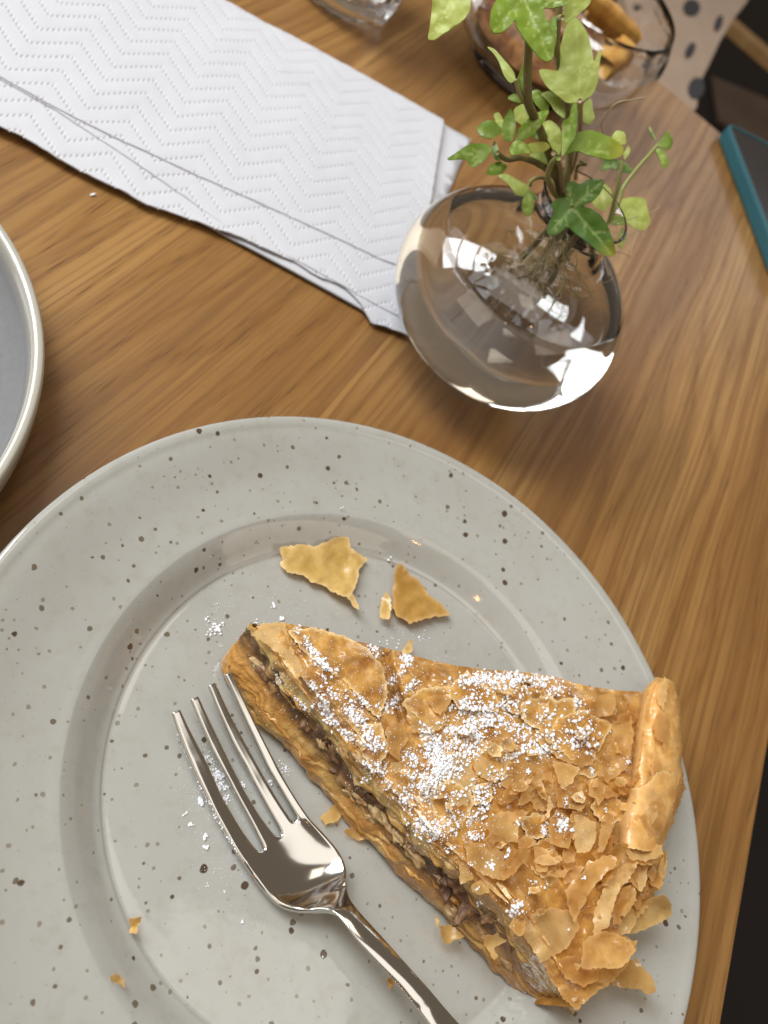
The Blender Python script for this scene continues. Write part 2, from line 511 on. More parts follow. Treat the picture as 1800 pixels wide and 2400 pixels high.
# second plate at the left margin
def circle3(a, b, c):
    ax, ay = a[:2]; bx, by = b[:2]; cx, cy = c[:2]
    d = 2*(ax*(by-cy)+bx*(cy-ay)+cx*(ay-by))
    ux = ((ax*ax+ay*ay)*(by-cy)+(bx*bx+by*by)*(cy-ay)+(cx*cx+cy*cy)*(ay-by))/d
    uy = ((ax*ax+ay*ay)*(cx-bx)+(bx*bx+by*by)*(ax-cx)+(cx*cx+cy*cy)*(bx-ax))/d
    return np.array([ux, uy]), math.hypot(ax-ux, ay-uy)
zl = .022
lc, lr = circle3(P(0, 515, zl), P(106, 800, zl), P(0, 1131, zl))
lprof = [(0, .005), (lr*.5, .005), (lr-.016, .0055), (lr-.010, .0075), (lr-.0052, .013), (lr-.0038, .019), (lr-.0031, .0213), (lr-.0016, .0220), (lr-.0004, .0215), (lr, .019),
         (lr-.001, .012), (lr-.006, .004), (lr-.012, .0004), (lr-.02, .0004), (lr-.024, .002), (0, .002)]
V, F = lathe(smooth_profile(lprof, 90), 140)
k = NT("two_tone_glaze"); co = k.coords()
sx = k.n('ShaderNodeSeparateXYZ'); k.l(co, sx.inputs[0])
rr = k.math('SQRT', k.math('ADD', k.math('MULTIPLY', sx.outputs[0], sx.outputs[0]), k.math('MULTIPLY', sx.outputs[1], sx.outputs[1])))
inner = k.math('MULTIPLY', k.math('SUBTRACT', lr-.0036, rr), 900, True)
c = k.mix(inner, (.40, .38, .325), k.mix(k.ramp(k.noise(co, 500, 2), [(.35, 0), (.7, 1)]), (.195, .195, .20), (.21, .21, .214)))
k.l(c, k.b.inputs['Base Color']); k.set(Roughness=.16, Coat_Weight=.3)
lp = mesh("side_plate", V, F, k.m, loc=(lc[0], lc[1], 0))
tag(lp, "grey glazed plate with upright cream rim at the left edge of the photo", "plate")

# ------------------------------------------------------------------ paper napkins
def mat_paper():
    k = NT("white_paper"); co = k.coords()
    k.set(Base_Color=(.60, .60, .63, 1), Roughness=.9, Specular_IOR_Level=.15)
    k.bump(k.noise(co, 2600, 2), .25, .0002)
    tr = k.n('ShaderNodeBsdfTranslucent'); tr.inputs[0].default_value = (.8, .8, .8, 1)
    mx = k.n('ShaderNodeMixShader'); mx.inputs[0].default_value = .12
    k.l(k.b.outputs[0], mx.inputs[1]); k.l(tr.outputs[0], mx.inputs[2]); k.l(mx.outputs[0], k.out.inputs[0])
    return k.m
PAPER = mat_paper()
nA = P(1046, 277, .004)[:2]
ex = (P(543, 0, .004)[:2]-nA); ex /= np.linalg.norm(ex)         # along the napkin to the upper left
ey = np.array([-ex[1], ex[0]])
if np.dot(ey, P(895, 752)[:2]-nA) < 0: ey = -ey                 # across, to the lower left

def emboss(a, b):
    """relief of the paper in metres: chevron rows of dots over a fine dimple field (a along, b across)"""
    fine = .00013*np.sin(a*2*np.pi/.00115)*np.sin(b*2*np.pi/.00115)
    per, amp, rowp, p = .0292, .0143, .0103, .00160
    q = np.mod(a+.004, per)/per
    tri = amp*np.where(q < .5, 2*q, 2-2*q)
    bb = np.mod(b+tri, rowp)-rowp/2
    aa = np.mod(a, p)-p/2
    d2 = (bb*.72)**2+(aa*1.75)**2
    swell = .00055*np.cos(bb/rowp*2*np.pi)                     # the paper pillows between the rows
    return fine - .00062*np.exp(-d2/(2*.00042**2)) - swell*.05

def napkin_sheet(name, parent, a0, a1, low, z0, lift=0.0, na=420, nb=260, seed=1, emb=1.0, top=0.0, thick=.0005, zextra=None):
    """sheet from across=top to across=low(a); a runs along ex from the right end"""
    A = np.linspace(a0, a1, na); Bn = np.linspace(0, 1, nb)
    AA, BB = np.meshgrid(A, Bn, indexing='ij')
    tt = top(AA) if callable(top) else np.full_like(AA, top)
    LL = low(AA)
    Y = tt+(LL-tt)*BB
    Z = z0 + .0005*fbm(AA*30, Y*30, 11, 2) + .00012*fbm(AA*90, Y*90, seed, 2) + lift*np.clip((BB-.8)/.2, 0, 1)**1.5*(.6+.7*vnoise(AA*45, BB*0, seed+5))
    Z = Z + .0009*np.clip(1-BB/.04, 0, 1)*-1
    if zextra is not None: Z = Z + zextra(AA, Y, BB)
    Z = Z + emb*emboss(AA, Y)
    XY = nA[None, None] + AA[..., None]*ex + Y[..., None]*ey
    T = np.concatenate([XY, Z[..., None]], -1).reshape(-1, 3)
    n = na*nb
    B2 = T.copy(); B2[:, 2] -= thick
    V = np.vstack([T, B2])
    i, j = np.meshgrid(np.arange(na-1), np.arange(nb-1), indexing='ij')
    a = (i*nb+j).ravel(); q = np.stack([a, a+nb, a+nb+1, a+1], 1)
    if np.cross(ex, ey) < 0: q = q[:, ::-1]
    per = np.array([(x*nb) for x in range(na)] + [(na-1)*nb+y for y in range(1, nb)] + [x*nb+nb-1 for x in range(na-2, -1, -1)] + [y for y in range(nb-2, 0, -1)])
    pn = np.roll(per, -1)
    Q = np.vstack([q, q[:, ::-1]+n, np.stack([per, pn, pn+n, per+n], 1)])
    return mesh_quads(name, V, Q, PAPER, parent)

def across(pts, zz):
    """(along, across) table of an image polyline on height zz -> interpolator"""
    r = []
    for (u, v) in pts:
        d = P(u, v, zz)[:2]-nA; r.append((np.dot(d, ex), np.dot(d, ey)))
    r.sort(); r = np.array(r)
    return lambda a: np.interp(a, r[:, 0], r[:, 1])
zt_ = .006
lowA = across(cA([(-300, 370), (0, 525), (100, 570), (330, 700), (560, 815), (640, 858), (720, 882), (860, 935), (1000, 985), (1150, 1055), (1290, 1110), (1400, 1180), (1500, 1220), (1570, 1290), (1620, 1370), (1680, 1385)]), zt_)
def lowtop(a):
    return np.where(a < .02, .0, 0)+lowA(a)+.0005*vnoise(a*110, a*0, 3)+.00015*vnoise(a*420, a*0, 9)
lowB = across(cA([(-300, 365), (0, 515), (640, 850), (800, 915), (1000, 1030), (1300, 1190), (1600, 1355), (1700, 1410)]), .002)
foldA = across(cA([(-200, 200), (0, 310), (230, 440), (480, 565), (820, 720), (1000, 800), (1300, 935), (1659, 1105), (1800, 1160)]), zt_)
foldB = across(cA([(-200, 205), (0, 315), (240, 450), (560, 660), (800, 820), (1000, 965), (1300, 1110), (1560, 1255), (1800, 1380)]), zt_)
nap = tag(empty("paper_napkin", (*(nA+ex*.1+ey*.07), 0)), "folded white paper napkin embossed with dotted zigzags, uppermost on the table", "napkin")
def napchild(o):
    o.matrix_parent_inverse = Matrix.Translation(-Vector(nap.location)); return o
def lo_base(a): return lowB(a)
napchild(napkin_sheet("folded_layer", nap, .0, .25, lo_base, .0019, 0, 60, 60, 11, 0.0, 0.001, .0006))
napchild(napkin_sheet("folded_layer", nap, .0, .25, lowtop, .0029, .0007, 860, 130, 12, 1.0, lambda a: foldA(a)-.03, .0005))
napchild(napkin_sheet("folded_layer", nap, .002, .25, lambda a: foldB(a), .0034, .0, 860, 110, 13, 1.0, lambda a: foldA(a)-.022, .0007))
napchild(napkin_sheet("folded_layer", nap, .001, .25, lambda a: foldA(a), .0040, .0, 900, 420, 14, 1.0, 0.0005, .0008))

# second napkin underneath, turned a little
und = [P(*p, .001)[:2] for p in cB([(100, 440), (285, 552), (378, 602), (335, 700), (250, 900), (130, 1300), (60, 1390)]) + cA([(1500, 1290), (1300, 1150)])]
und_c = np.mean(und, 0)
V, F, uv = sheet(densify([tuple(p) for p in und], .006, .0002), lambda q: np.c_[q, .0008+.0002*fbm(q[:, 0]*60, q[:, 1]*60, 5, 2)], .005, .0005)
un = mesh("paper_napkin", V, F, PAPER); tag(un, "plain white napkin corner peeking out under the embossed napkin beside the vase", "napkin")

# ------------------------------------------------------------------ vase with water
VA, VB = .0468, .0338
vc = P(1196, 699, VB)
def vase_profile(off):
    pts = []
    a, b = VA-off, VB-off
    if off == 0:
        pts += [(0, .0007), (.004, .00065), (.0075, .0006)]
    else:
        pts += [(0, .0021), (.004, .0021), (.0073, .0020)]
    t0 = -77 if off == 0 else -77
    for t in np.linspace(t0, 68, 22):
        pts.append((a*math.cos(math.radians(t)), VB+b*math.sin(math.radians(t))))
    zt = pts[-1][1]
    pts += [(.0160-off*.8, .0718), (.0150-off*.8, .0745), (.0155-off*.8, .0775), (.0172-off*.8, .0808)]
    return pts
vo = smooth_profile(vase_profile(0), 90)
vi = smooth_profile(vase_profile(.0012), 90)
loop = vo + [np.array([.0172-.0005, .0813])] + vi[::-1]
V, F = lathe(loop, 96)
vase = mesh("glass_vase", V, F, GLASS, loc=(vc[0], vc[1], 0))
tag(vase, "squat round clear glass bulb vase half full of water holding ivy", "vase")
ZW = .0522
wp = [(0, .0020), (.004, .0020), (.0073, .0019)]
a, b = VA-.0011, VB-.0011
for t in np.linspace(-77, math.degrees(math.asin((ZW-VB)/b)), 26): wp.append((a*math.cos(math.radians(t)), VB+b*math.sin(math.radians(t))))
rw = wp[-1][0]
wp += [(rw-.0004, ZW-.0001), (rw-.0012, ZW-.0003), (rw*.5, ZW-.0003), (0, ZW-.0003)]
V, F = lathe(wp, 96)
water = mesh("water", V, F, WATER, vase)

# ------------------------------------------------------------------ ivy and sprouts in the vase
LEAF = mat_leaf("ivy_leaf_top", (.19, .30, .022), (.50, .58, .20), (.25, .36, .045), .38, .36)
LEAFD = mat_leaf("ivy_leaf_dark", (.085, .185, .028), (.44, .54, .20), (.125, .235, .038), .30, .36)
LEAFP = mat_leaf("ivy_leaf_underside", (.38, .44, .095), (.55, .60, .20), (.46, .52, .13), .32, .45)
STEM = simple("brown_stem", (.12, .085, .035), .6, var=(160, (.2, .19, .05)), bump=(500, .4, .0004))
GSTEM = simple("green_stem", (.20, .25, .05), .5, var=(130, (.33, .27, .12)))
ROOTM = simple("pale_root", (.36, .30, .18), .7)

def leaf(parent, pts, z, mat, base=None, tips=(), tilt=(0, 0), step=7, fold=.0, yellow=0.0, ytip=None, cr=cK):
    poly = cr(pts)
    poly = densify(round_poly(poly, 1), 8, .25)
    c2 = np.mean(poly, 0); poly = [c2+(np.array(p)-c2)*1.02 for p in poly]
    c = P(c2[0], c2[1], z)
    toc = (CAM-c)/np.linalg.norm(CAM-c)
    nrm = .62*toc + .38*np.array([0, 0, 1.0]) + np.array([tilt[0], tilt[1], 0]); nrm /= np.linalg.norm(nrm)
    b2 = cr([base])[0] if base else tuple(c2)
    tp = cr(list(tips)) if tips else []
    e0 = np.array(tp[0])-np.array(b2) if tp else np.array([1.0, 0]); L0 = np.linalg.norm(e0)+1e-6; e0 = e0/L0
    def fm(q):
        out = np.array([Pplane(a, b, c, nrm) for a, b in q])
        dd = q-np.array(b2); al = dd @ e0; ac = np.abs(dd[:, 0]*-e0[1]+dd[:, 1]*e0[0])
        h = fold*ac*.00003 - .0016*(al/L0-.4)**2 + .0004*fbm(q[:, 0]/28, q[:, 1]/28, int(z*9999) % 97, 2)
        return out + h[:, None]*nrm
    V, F, uv = sheet(poly, fm, step, .00035)
    o = mesh("leaf", V, F, mat, parent, sharp=60)
    o.matrix_parent_inverse = Matrix.Translation(-Vector(parent.location))
    d = np.full(len(uv), 99.0); B = np.array(b2)
    for t in tp:
        t = np.array(t); e = t-B; L = np.linalg.norm(e)
        k_ = np.clip(((uv-B) @ e)/(L*L), 0, 1); pr = B+k_[:, None]*e
        wdt = 2.3*(1-.6*k_)
        d = np.minimum(d, np.linalg.norm(uv-pr, axis=1)/wdt)
        # side veins
        for f in (.3, .5, .7):
            s0 = B+e*f
            for sg in (-1, 1):
                ang = math.atan2(e[1], e[0])+sg*.8; s1 = s0+np.array([math.cos(ang), math.sin(ang)])*L*.32*(1.15-f)
                ee = s1-s0; kk = np.clip(((uv-s0) @ ee)/(ee @ ee), 0, 1)
                d = np.minimum(d, np.linalg.norm(uv-(s0+kk[:, None]*ee), axis=1)/1.1+.25)
    float_attr(o, np.clip(1.25-d*.62, 0, 1), "vein")
    yv = np.zeros(len(uv))
    if ytip is not None:
        yt = np.array(cr([ytip])[0]); yv = np.clip(1-np.linalg.norm(uv-yt, axis=1)/yellow, 0, 1)*.9
    float_attr(o, yv, "yellow")
    return o

def stem(parent, pts, r, mat, name="stem", cr=cK):
    """pts: (x, y, z) in crop pixels and metres"""
    w_ = [P(*cr([(a, b)])[0], z) for a, b, z in pts]
    path = catmull(w_, 7)
    rad = np.interp(np.linspace(0, 1, len(path)), np.linspace(0, 1, len(r)), r) if hasattr(r, '__len__') else r
    V, F = tube(path, list(rad) if hasattr(rad, '__len__') else rad, 7)
    o = mesh(name, V, F, mat, parent); o.matrix_parent_inverse = Matrix.Translation(-Vector(parent.location)); return o

neck = np.array([vc[0], vc[1], .078])
ivy1 = tag(empty("ivy_cutting", (vc[0]-.004, vc[1]+.003, .05)), "tall ivy cutting on bare brown stems reaching to the top of the photo", "plant")
ivy2 = tag(empty("ivy_cutting", (vc[0]+.003, vc[1]+.001, .05)), "bushy ivy cutting with small glossy leaves spreading around the middle of the plant", "plant")
ivy3 = tag(empty("ivy_cutting", (vc[0]+.004, vc[1]-.005, .05)), "short ivy cutting with one dark white veined leaf drooping over the vase lip", "plant")
spr = tag(empty("sprout", (vc[0]+.006, vc[1]+.004, .06)), "thin pale green sprouts with tiny round leaves leaning right of the ivy", "plant")

# tall cutting
stem(ivy1, [(900, 1260, .078), (880, 1130, .085), (800, 900, .094), (720, 720, .102), (690, 640, .106), (685, 500, .111), (690, 330, .117), (700, 200, .123), (720, 60, .129), (740, -90, .133)], [.0015, .0013, .0011], STEM)
stem(ivy1, [(920, 1250, .078), (935, 1100, .084), (955, 950, .09), (950, 760, .098), (890, 440, .108), (868, 300, .114), (880, 100, .121), (900, -60, .126)], [.0013, .0011, .0009], STEM)
stem(ivy1, [(885, 450, .1075), (868, 300, .114), (868, 130, .12), (905, 110, .123)], .0007, GSTEM)
leaf(ivy1, [(60, 235), (75, 170), (88, 60), (95, -60), (200, -120), (330, -40), (325, 60), (280, 130), (190, 190), (110, 240)], .128, LEAFP, (260, -110), [(75, 230)], (-.2, .1))
leaf(ivy1, [(440, 210), (450, 110), (480, 40), (540, -50), (650, -110), (760, -70), (880, -50), (922, 20), (915, 75), (840, 78), (775, 66), (790, 120), (825, 190), (850, 280), (845, 365), (800, 385), (740, 350), (665, 275), (615, 205), (600, 150), (570, 195), (510, 245), (460, 255)],
     .134, LEAF, (660, -20), [(825, 375), (460, 245), (915, 60)], (-.05, .15), 6, 1.0)
leaf(ivy1, [(905, 120), (925, 20), (985, -60), (1100, -40), (1075, 30), (1000, 95), (930, 150)], .124, LEAFP, (930, 130), [(1080, -20)], (.1, 0))
leaf(ivy1, [(800, 180), (830, 120), (868, 95), (868, 200), (862, 300), (845, 260)], .121, LEAF, (860, 280), [(850, 110)])
leaf(ivy1, [(430, 285), (480, 305), (545, 380), (600, 450), (612, 505), (575, 520), (535, 470), (510, 390), (480, 340)], .110, LEAFP, (612, 500), [(435, 288)], (-.3, 0))
stem(ivy1, [(612, 500, .11), (640, 600, .107), (675, 650, .105)], .0006, GSTEM)
leaf(ivy1, [(620, 500), (655, 420), (672, 340), (684, 420), (676, 520), (650, 590)], .110, LEAF, (650, 580), [(670, 350)], (.3, 0))
leaf(ivy1, [(985, 105), (1030, 150), (1070, 230), (1090, 320), (1097, 400), (1128, 325), (1152, 308), (1125, 440), (1128, 500), (1100, 580), (1030, 630), (940, 642), (880, 600), (820, 550), (770, 470), (762, 430), (850, 440), (890, 440), (892, 300), (920, 190), (950, 130)],
     .113, LEAFP, (1015, 632), [(985, 108), (768, 435), (1150, 310)], (0, .1), 6)
stem(ivy1, [(1015, 632, .113), (1018, 740, .105), (1010, 860, .098), (985, 1000, .09), (955, 1090, .084)], .0007, simple("pink_stem", (.36, .25, .15), .5))
leaf(ivy1, [(1030, 760), (1035, 650), (1090, 610), (1095, 690), (1112, 730), (1085, 780)], .10, LEAFP, (1040, 640), [(1080, 770)])
leaf(ivy1, [(765, 590), (820, 570), (880, 610), (925, 700), (915, 745), (860, 700), (830, 650)], .103, LEAFP, (770, 590), [(915, 735)], (-.1, .2))
leaf(ivy1, [(700, 580), (755, 560), (800, 620), (830, 680), (780, 700), (730, 650)], .101, LEAF, (705, 575), [(820, 685)])
leaf(ivy1, [(560, 610), (600, 588), (645, 620), (640, 650), (590, 640)], .101, LEAF, (640, 630), [(565, 612)])
leaf(ivy1, [(600, 680), (660, 650), (740, 700), (730, 780), (660, 790), (610, 750)], .094, LEAFP, (735, 700), [(610, 740)])
# bushy cutting
stem(ivy2, [(895, 1260, .078), (860, 1110, .083), (760, 1030, .088), (650, 990, .091), (560, 1000, .093), (500, 960, .095)], [.0013, .001, .0007], STEM)
stem(ivy2, [(905, 1270, .077), (840, 1190, .082), (815, 1110, .088), (835, 1030, .093), (878, 990, .097)], .00095, GSTEM)
stem(ivy2, [(915, 1270, .077), (900, 1150, .085), (890, 1050, .09), (850, 960, .096)], .0009, simple("tan_stem", (.3, .22, .12), .5))
stem(ivy2, [(700, 1170, .08), (715, 1130, .082), (780, 1115, .083), (840, 1160, .081)], .0006, GSTEM)
stem(ivy2, [(985, 1130, .082), (1000, 1040, .086), (1050, 1030, .089), (1020, 1020, .09)], .0006, STEM)
leaf(ivy2, [(365, 800), (420, 757), (490, 765), (522, 830), (470, 872), (400, 862)], .096, LEAF, (480, 870), [(370, 800)])
leaf(ivy2, [(475, 710), (510, 700), (545, 770), (530, 820), (490, 780)], .095, LEAFP, (530, 810), [(485, 705)])
leaf(ivy2, [(518, 830), (540, 740), (580, 676), (610, 735), (612, 820), (590, 885), (545, 885)], .099, LEAF, (590, 880), [(580, 680), (520, 835)], (-.1, 0))
leaf(ivy2, [(603, 890), (635, 800), (700, 735), (760, 700), (828, 688), (785, 770), (715, 850), (655, 882)], .100, LEAF, (605, 885), [(820, 692)], (.1, .2), 6)
leaf(ivy2, [(570, 935), (600, 885), (645, 880), (700, 920), (712, 960), (640, 962), (585, 978)], .099, LEAF, (605, 885), [(705, 958), (578, 970)])
leaf(ivy2, [(170, 1000), (250, 950), (320, 903), (420, 900), (468, 935), (420, 1000), (355, 1052), (318, 1040), (310, 1000)], .092, LEAF, (465, 930), [(175, 998), (330, 1045)], (-.1, -.1))
leaf(ivy2, [(425, 1092), (450, 1035), (515, 1010), (562, 1040), (530, 1085), (475, 1100)], .090, LEAF, (555, 1010), [(430, 1090)])
leaf(ivy2, [(485, 870), (512, 980), (525, 1010), (480, 1002), (462, 940)], .093, LEAFD, (520, 1005), [(485, 875)])
leaf(ivy2, [(778, 770), (830, 745), (880, 790), (902, 880), (895, 950), (872, 985), (822, 900), (790, 835)], .097, LEAFP, (875, 985), [(800, 760)])
leaf(ivy2, [(905, 760), (950, 740), (970, 650), (1000, 635), (1002, 760), (985, 860), (940, 930), (898, 990), (905, 880)], .103, LEAF, (900, 985), [(985, 645), (908, 765)], (.1, .1))
leaf(ivy2, [(895, 985), (970, 905), (1000, 830), (1080, 818), (1180, 850), (1292, 910), (1282, 975), (1190, 1002), (1080, 982), (990, 945)], .101, LEAF, (900, 985), [(1285, 940)], (.1, .1), 6, 0, 50, (1280, 930))
leaf(ivy2, [(680, 903), (800, 888), (832, 920), (790, 952), (720, 962)], .094, LEAFP, (860, 940), [(690, 905)], (0, 0), 7, 0, 40, (800, 910))
leaf(ivy2, [(700, 960), (800, 950), (880, 1000), (860, 1040), (780, 1030), (720, 1000)], .089, LEAFP, (870, 1020), [(710, 970)])
leaf(ivy2, [(495, 1095), (560, 1090), (640, 1140), (700, 1165), (665, 1232), (610, 1222), (560, 1150)], .080, LEAFP, (690, 1170), [(505, 1098)])
leaf(ivy2, [(690, 1185), (722, 1240), (722, 1320), (690, 1362), (650, 1320), (655, 1250)], .080, LEAF, (695, 1175), [(690, 1355)])
leaf(ivy2, [(700, 1190), (740, 1230), (760, 1258), (720, 1250)], .080, LEAFD, (700, 1185), [(755, 1255)])
leaf(ivy2, [(1145, 1075), (1165, 1000), (1210, 995), (1280, 1008), (1352, 1062), (1325, 1090), (1210, 1052)], .086, LEAFD, (1280, 1000), [(1150, 1070), (1345, 1070)])
leaf(ivy2, [(700, 830), (760, 770), (785, 830), (740, 880)], .09, LEAFD, (740, 875), [(770, 780)])
# front cutting with the large dark leaf
stem(ivy3, [(920, 1300, .076), (930, 1230, .081), (950, 1250, .085), (965, 1300, .0865)], .0007, GSTEM)
leaf(ivy3, [(935, 1240), (930, 1155), (975, 1138), (1010, 1165), (1060, 1130), (1155, 1140), (1135, 1220), (1085, 1272), (1010, 1300), (1080, 1308), (1135, 1350), (1185, 1420), (1217, 1510), (1242, 1592), (1200, 1607), (1140, 1590), (1080, 1540), (1000, 1480), (930, 1420), (875, 1470), (798, 1482), (815, 1400), (862, 1330), (828, 1292), (862, 1250)],
     .086, LEAFD, (968, 1302), [(1225, 1600), (805, 1475), (1145, 1145), (940, 1150)], (.05, -.1), 5, .8, 45, (1215, 1600))
leaf(ivy3, [(1250, 1262), (1330, 1238), (1425, 1240), (1442, 1330), (1458, 1392), (1420, 1442), (1350, 1430), (1262, 1350)], .074, LEAFP, (1220, 1390), [(1450, 1400), (1420, 1245)])
leaf(ivy3, [(1090, 1290), (1110, 1180), (1170, 1150), (1212, 1190), (1212, 1270), (1170, 1332)], .074, LEAFP, (1180, 1330), [(1140, 1165)])
leaf(ivy3, [(1190, 1400), (1240, 1350), (1320, 1400), (1300, 1420), (1230, 1425)], .0735, LEAF, (1200, 1400), [(1315, 1405)])
leaf(ivy3, [(1240, 1500), (1300, 1410), (1310, 1500), (1270, 1570)], .07, LEAFP, (1300, 1420), [(1260, 1565)])
for pts in ([(1210, 1400, .074), (1300, 1380, .074), (1450, 1335, .074), (1515, 1300, .0745)], [(1180, 1460, .072), (1290, 1470, .072), (1380, 1450, .0725), (1420, 1490, .072)],
            [(1380, 1455, .0725), (1350, 1530, .072), (1330, 1600, .0715)], [(1230, 1575, .072), (1290, 1590, .072), (1340, 1620, .0715)]):
    stem(ivy3, pts, .00016, ROOTM, "tendril")
stem(ivy1, [(1165, 840, .098), (1150, 780, .101), (1200, 690, .106), (1260, 640, .109), (1340, 625, .11), (1430, 610, .111)], .00022, ROOTM, "tendril")
# sprouts
stem(spr, [(1100, 1480, .07), (1190, 1390, .076), (1240, 1220, .085), (1270, 1080, .091), (1285, 1000, .094)], .0007, GSTEM)
stem(spr, [(1100, 1500, .069), (1200, 1390, .075), (1265, 1250, .081), (1290, 1170, .084), (1370, 1060, .088), (1450, 970, .091), (1510, 900, .093), (1575, 825, .095)], [.0009, .0007, .0005], GSTEM)
leaf(spr, [(1215, 855), (1248, 812), (1298, 828), (1308, 900), (1262, 905), (1225, 890)], .094, LEAFP, (1295, 905), [(1230, 830)])
leaf(spr, [(1288, 965), (1318, 908), (1335, 935), (1320, 970), (1295, 1003)], .095, LEAFP, (1290, 1000), [(1325, 912)])
leaf(spr, [(1450, 785), (1475, 830), (1492, 885), (1470, 862), (1452, 820)], .094, LEAFD, (1490, 885), [(1452, 788)])
leaf(spr, [(1498, 905), (1565, 820), (1578, 850), (1602, 885), (1580, 940), (1525, 930)], .095, LEAF, (1500, 905), [(1590, 900)])
leaf(spr, [(1488, 930), (1530, 935), (1562, 975), (1572, 1022), (1548, 1062), (1512, 1000)], .092, LEAF, (1495, 925), [(1548, 1055)])
# roots in the water
rp = []
rV, rF = [], []
for i in range(46):
    a = rng.uniform(0, 2*math.pi); q = neck + np.array([rng.uniform(-.006, .006), rng.uniform(-.006, .006), -.012])
    pts = [q]
    d = np.array([math.cos(a)*.5+.1, math.sin(a)*.5-.2, -1.0])
    for s_ in range(7):
        d = d + np.array([rng.uniform(-.7, .7), rng.uniform(-.7, .7), rng.uniform(-.25, .4)]); d /= np.linalg.norm(d)
        q = q + d*rng.uniform(.0025, .0048)
        if q[2] < .012: q[2] = .012
        pts.append(q)
    v_, f_ = tube(catmull(pts, 3), rng.uniform(.00012, .00035), 5)
    o_ = len(rV); rV += v_; rF += [tuple(x+o_ for x in f) for f in f_]
ro = mesh("roots", rV, rF, simple("mossy_root", (.34, .28, .11), .8, var=(120, (.50, .42, .24))), ivy1)
ro.matrix_parent_inverse = Matrix.Translation(-Vector(ivy1.location)); ro["kind"] = "stuff"
for s0 in ((.000, .001), (-.004, .002), (.003, -.003)):
    v_, f_ = tube(catmull([neck+np.array([s0[0], s0[1], .002]), neck+np.array([s0[0]*1.2, s0[1], -.015]), neck+np.array([s0[0]*1.6, s0[1]*1.6-.002, -.026])], 5), .0011, 7)
    o = mesh("stem", v_, f_, STEM, ivy1); o.matrix_parent_inverse = Matrix.Translation(-Vector(ivy1.location))

# ------------------------------------------------------------------ pie slice
ZT = ZF + .0235
near_top = [(599, 1470), (625, 1503), (682, 1590), (733, 1651), (780, 1709), (842, 1782), (888, 1838), (945, 1895), (989, 1955), (1074, 2028), (1150, 2100), (1212, 2171), (1266, 2251), (1301, 2300), (1352, 2362)]
near_bot = [(527, 1594), (578, 1655), (625, 1709), (683, 1767), (733, 1825), (770, 1868), (814, 1922), (879, 1985), (923, 2042), (988, 2098), (1045, 2155), (1096, 2202), (1141, 2251), (1190, 2305), (1239, 2338), (1288, 2358), (1340, 2380)]
far_top = [(604, 1466), (661, 1460), (755, 1474), (824, 1500), (903, 1518), (1000, 1545), (1058, 1558), (1135, 1569), (1216, 1574), (1293, 1584), (1366, 1606), (1444, 1618), (1520, 1622)]
outer = [(1520, 1622), (1535, 1700), (1530, 1800), (1520, 1900), (1500, 2000), (1480, 2080), (1450, 2170), (1420, 2250), (1352, 2362)]
crk = [(903, 1512), (908, 1560), (925, 1610), (938, 1660), (946, 1690)]        # crease across the top

def seg_d(u, v, line):
    d = np.full(np.shape(u), 1e9)
    for (a, b), (c, e) in zip(line[:-1], line[1:]):
        L2 = (c-a)**2+(e-b)**2; t = np.clip(((u-a)*(c-a)+(v-b)*(e-b))/L2, 0, 1)
        d = np.minimum(d, np.hypot(u-(a+t*(c-a)), v-(b+t*(e-b))))
    return d
def zt(u, v):
    u = np.asarray(u, float); v = np.asarray(v, float)
    z = ZT + .0016*fbm(u/150, v/150, 3, 2) + .0004*fbm(u/42, v/42, 8, 3)
    z = z - .0062*np.exp(-(seg_d(u, v, crk)/10)**2) + .0024*np.exp(-(np.hypot(u-850, v-1570)/62)**2)
    z = z + .0022*np.exp(-(np.hypot((u-1380)/170, (v-1800)/260))**2)
    dn = seg_d(u, v, near_top); z = z - .0016*np.exp(-(dn/16)**2)
    df = seg_d(u, v, far_top); z = z - .0022*np.exp(-(df/20)**2)
    # pleats beside the cut towards the tip
    m = np.exp(-((u-760)/150)**2-((v-1640)/140)**2)
    z = z + .0011*m*np.sin((u*.72-v*.69)/9.5+1.4*fbm(u/60, v/60, 21, 2))
    return z

pie = tag(empty("pie_slice", tuple(P(1000, 1850, ZF))), "golden wedge of layered nut pie dusted with white sugar, topmost on the speckled plate", "pie slice")
def pchild(o):
    o.matrix_parent_inverse = Matrix.Translation(-Vector(pie.location)); return o

PHY_TOP = mat_phyllo("baked_top", (.25, .092, .016), (.65, .36, .092), 0, .20, bs=.4, coat=.6)
PHY = mat_phyllo("phyllo_sheet", (.66, .38, .105), (.90, .65, .27), .42, .25, bs=.22, clear=.34, coat=.5)
PHYP = mat_phyllo("pale_phyllo_sheet", (.78, .54, .20), (.95, .79, .44), .48, .27, bs=.22, clear=.36, coat=.5)
PHYC = mat_phyllo("rolled_crust", (.68, .37, .10), (.90, .62, .27), .06, .33, bs=.35, coat=.3)
CUT = mat_phyllo("cut_layers", (.3, .14, .03), (.5, .3, .1), 0, .16, tint=True, bs=.8, coat=.45)

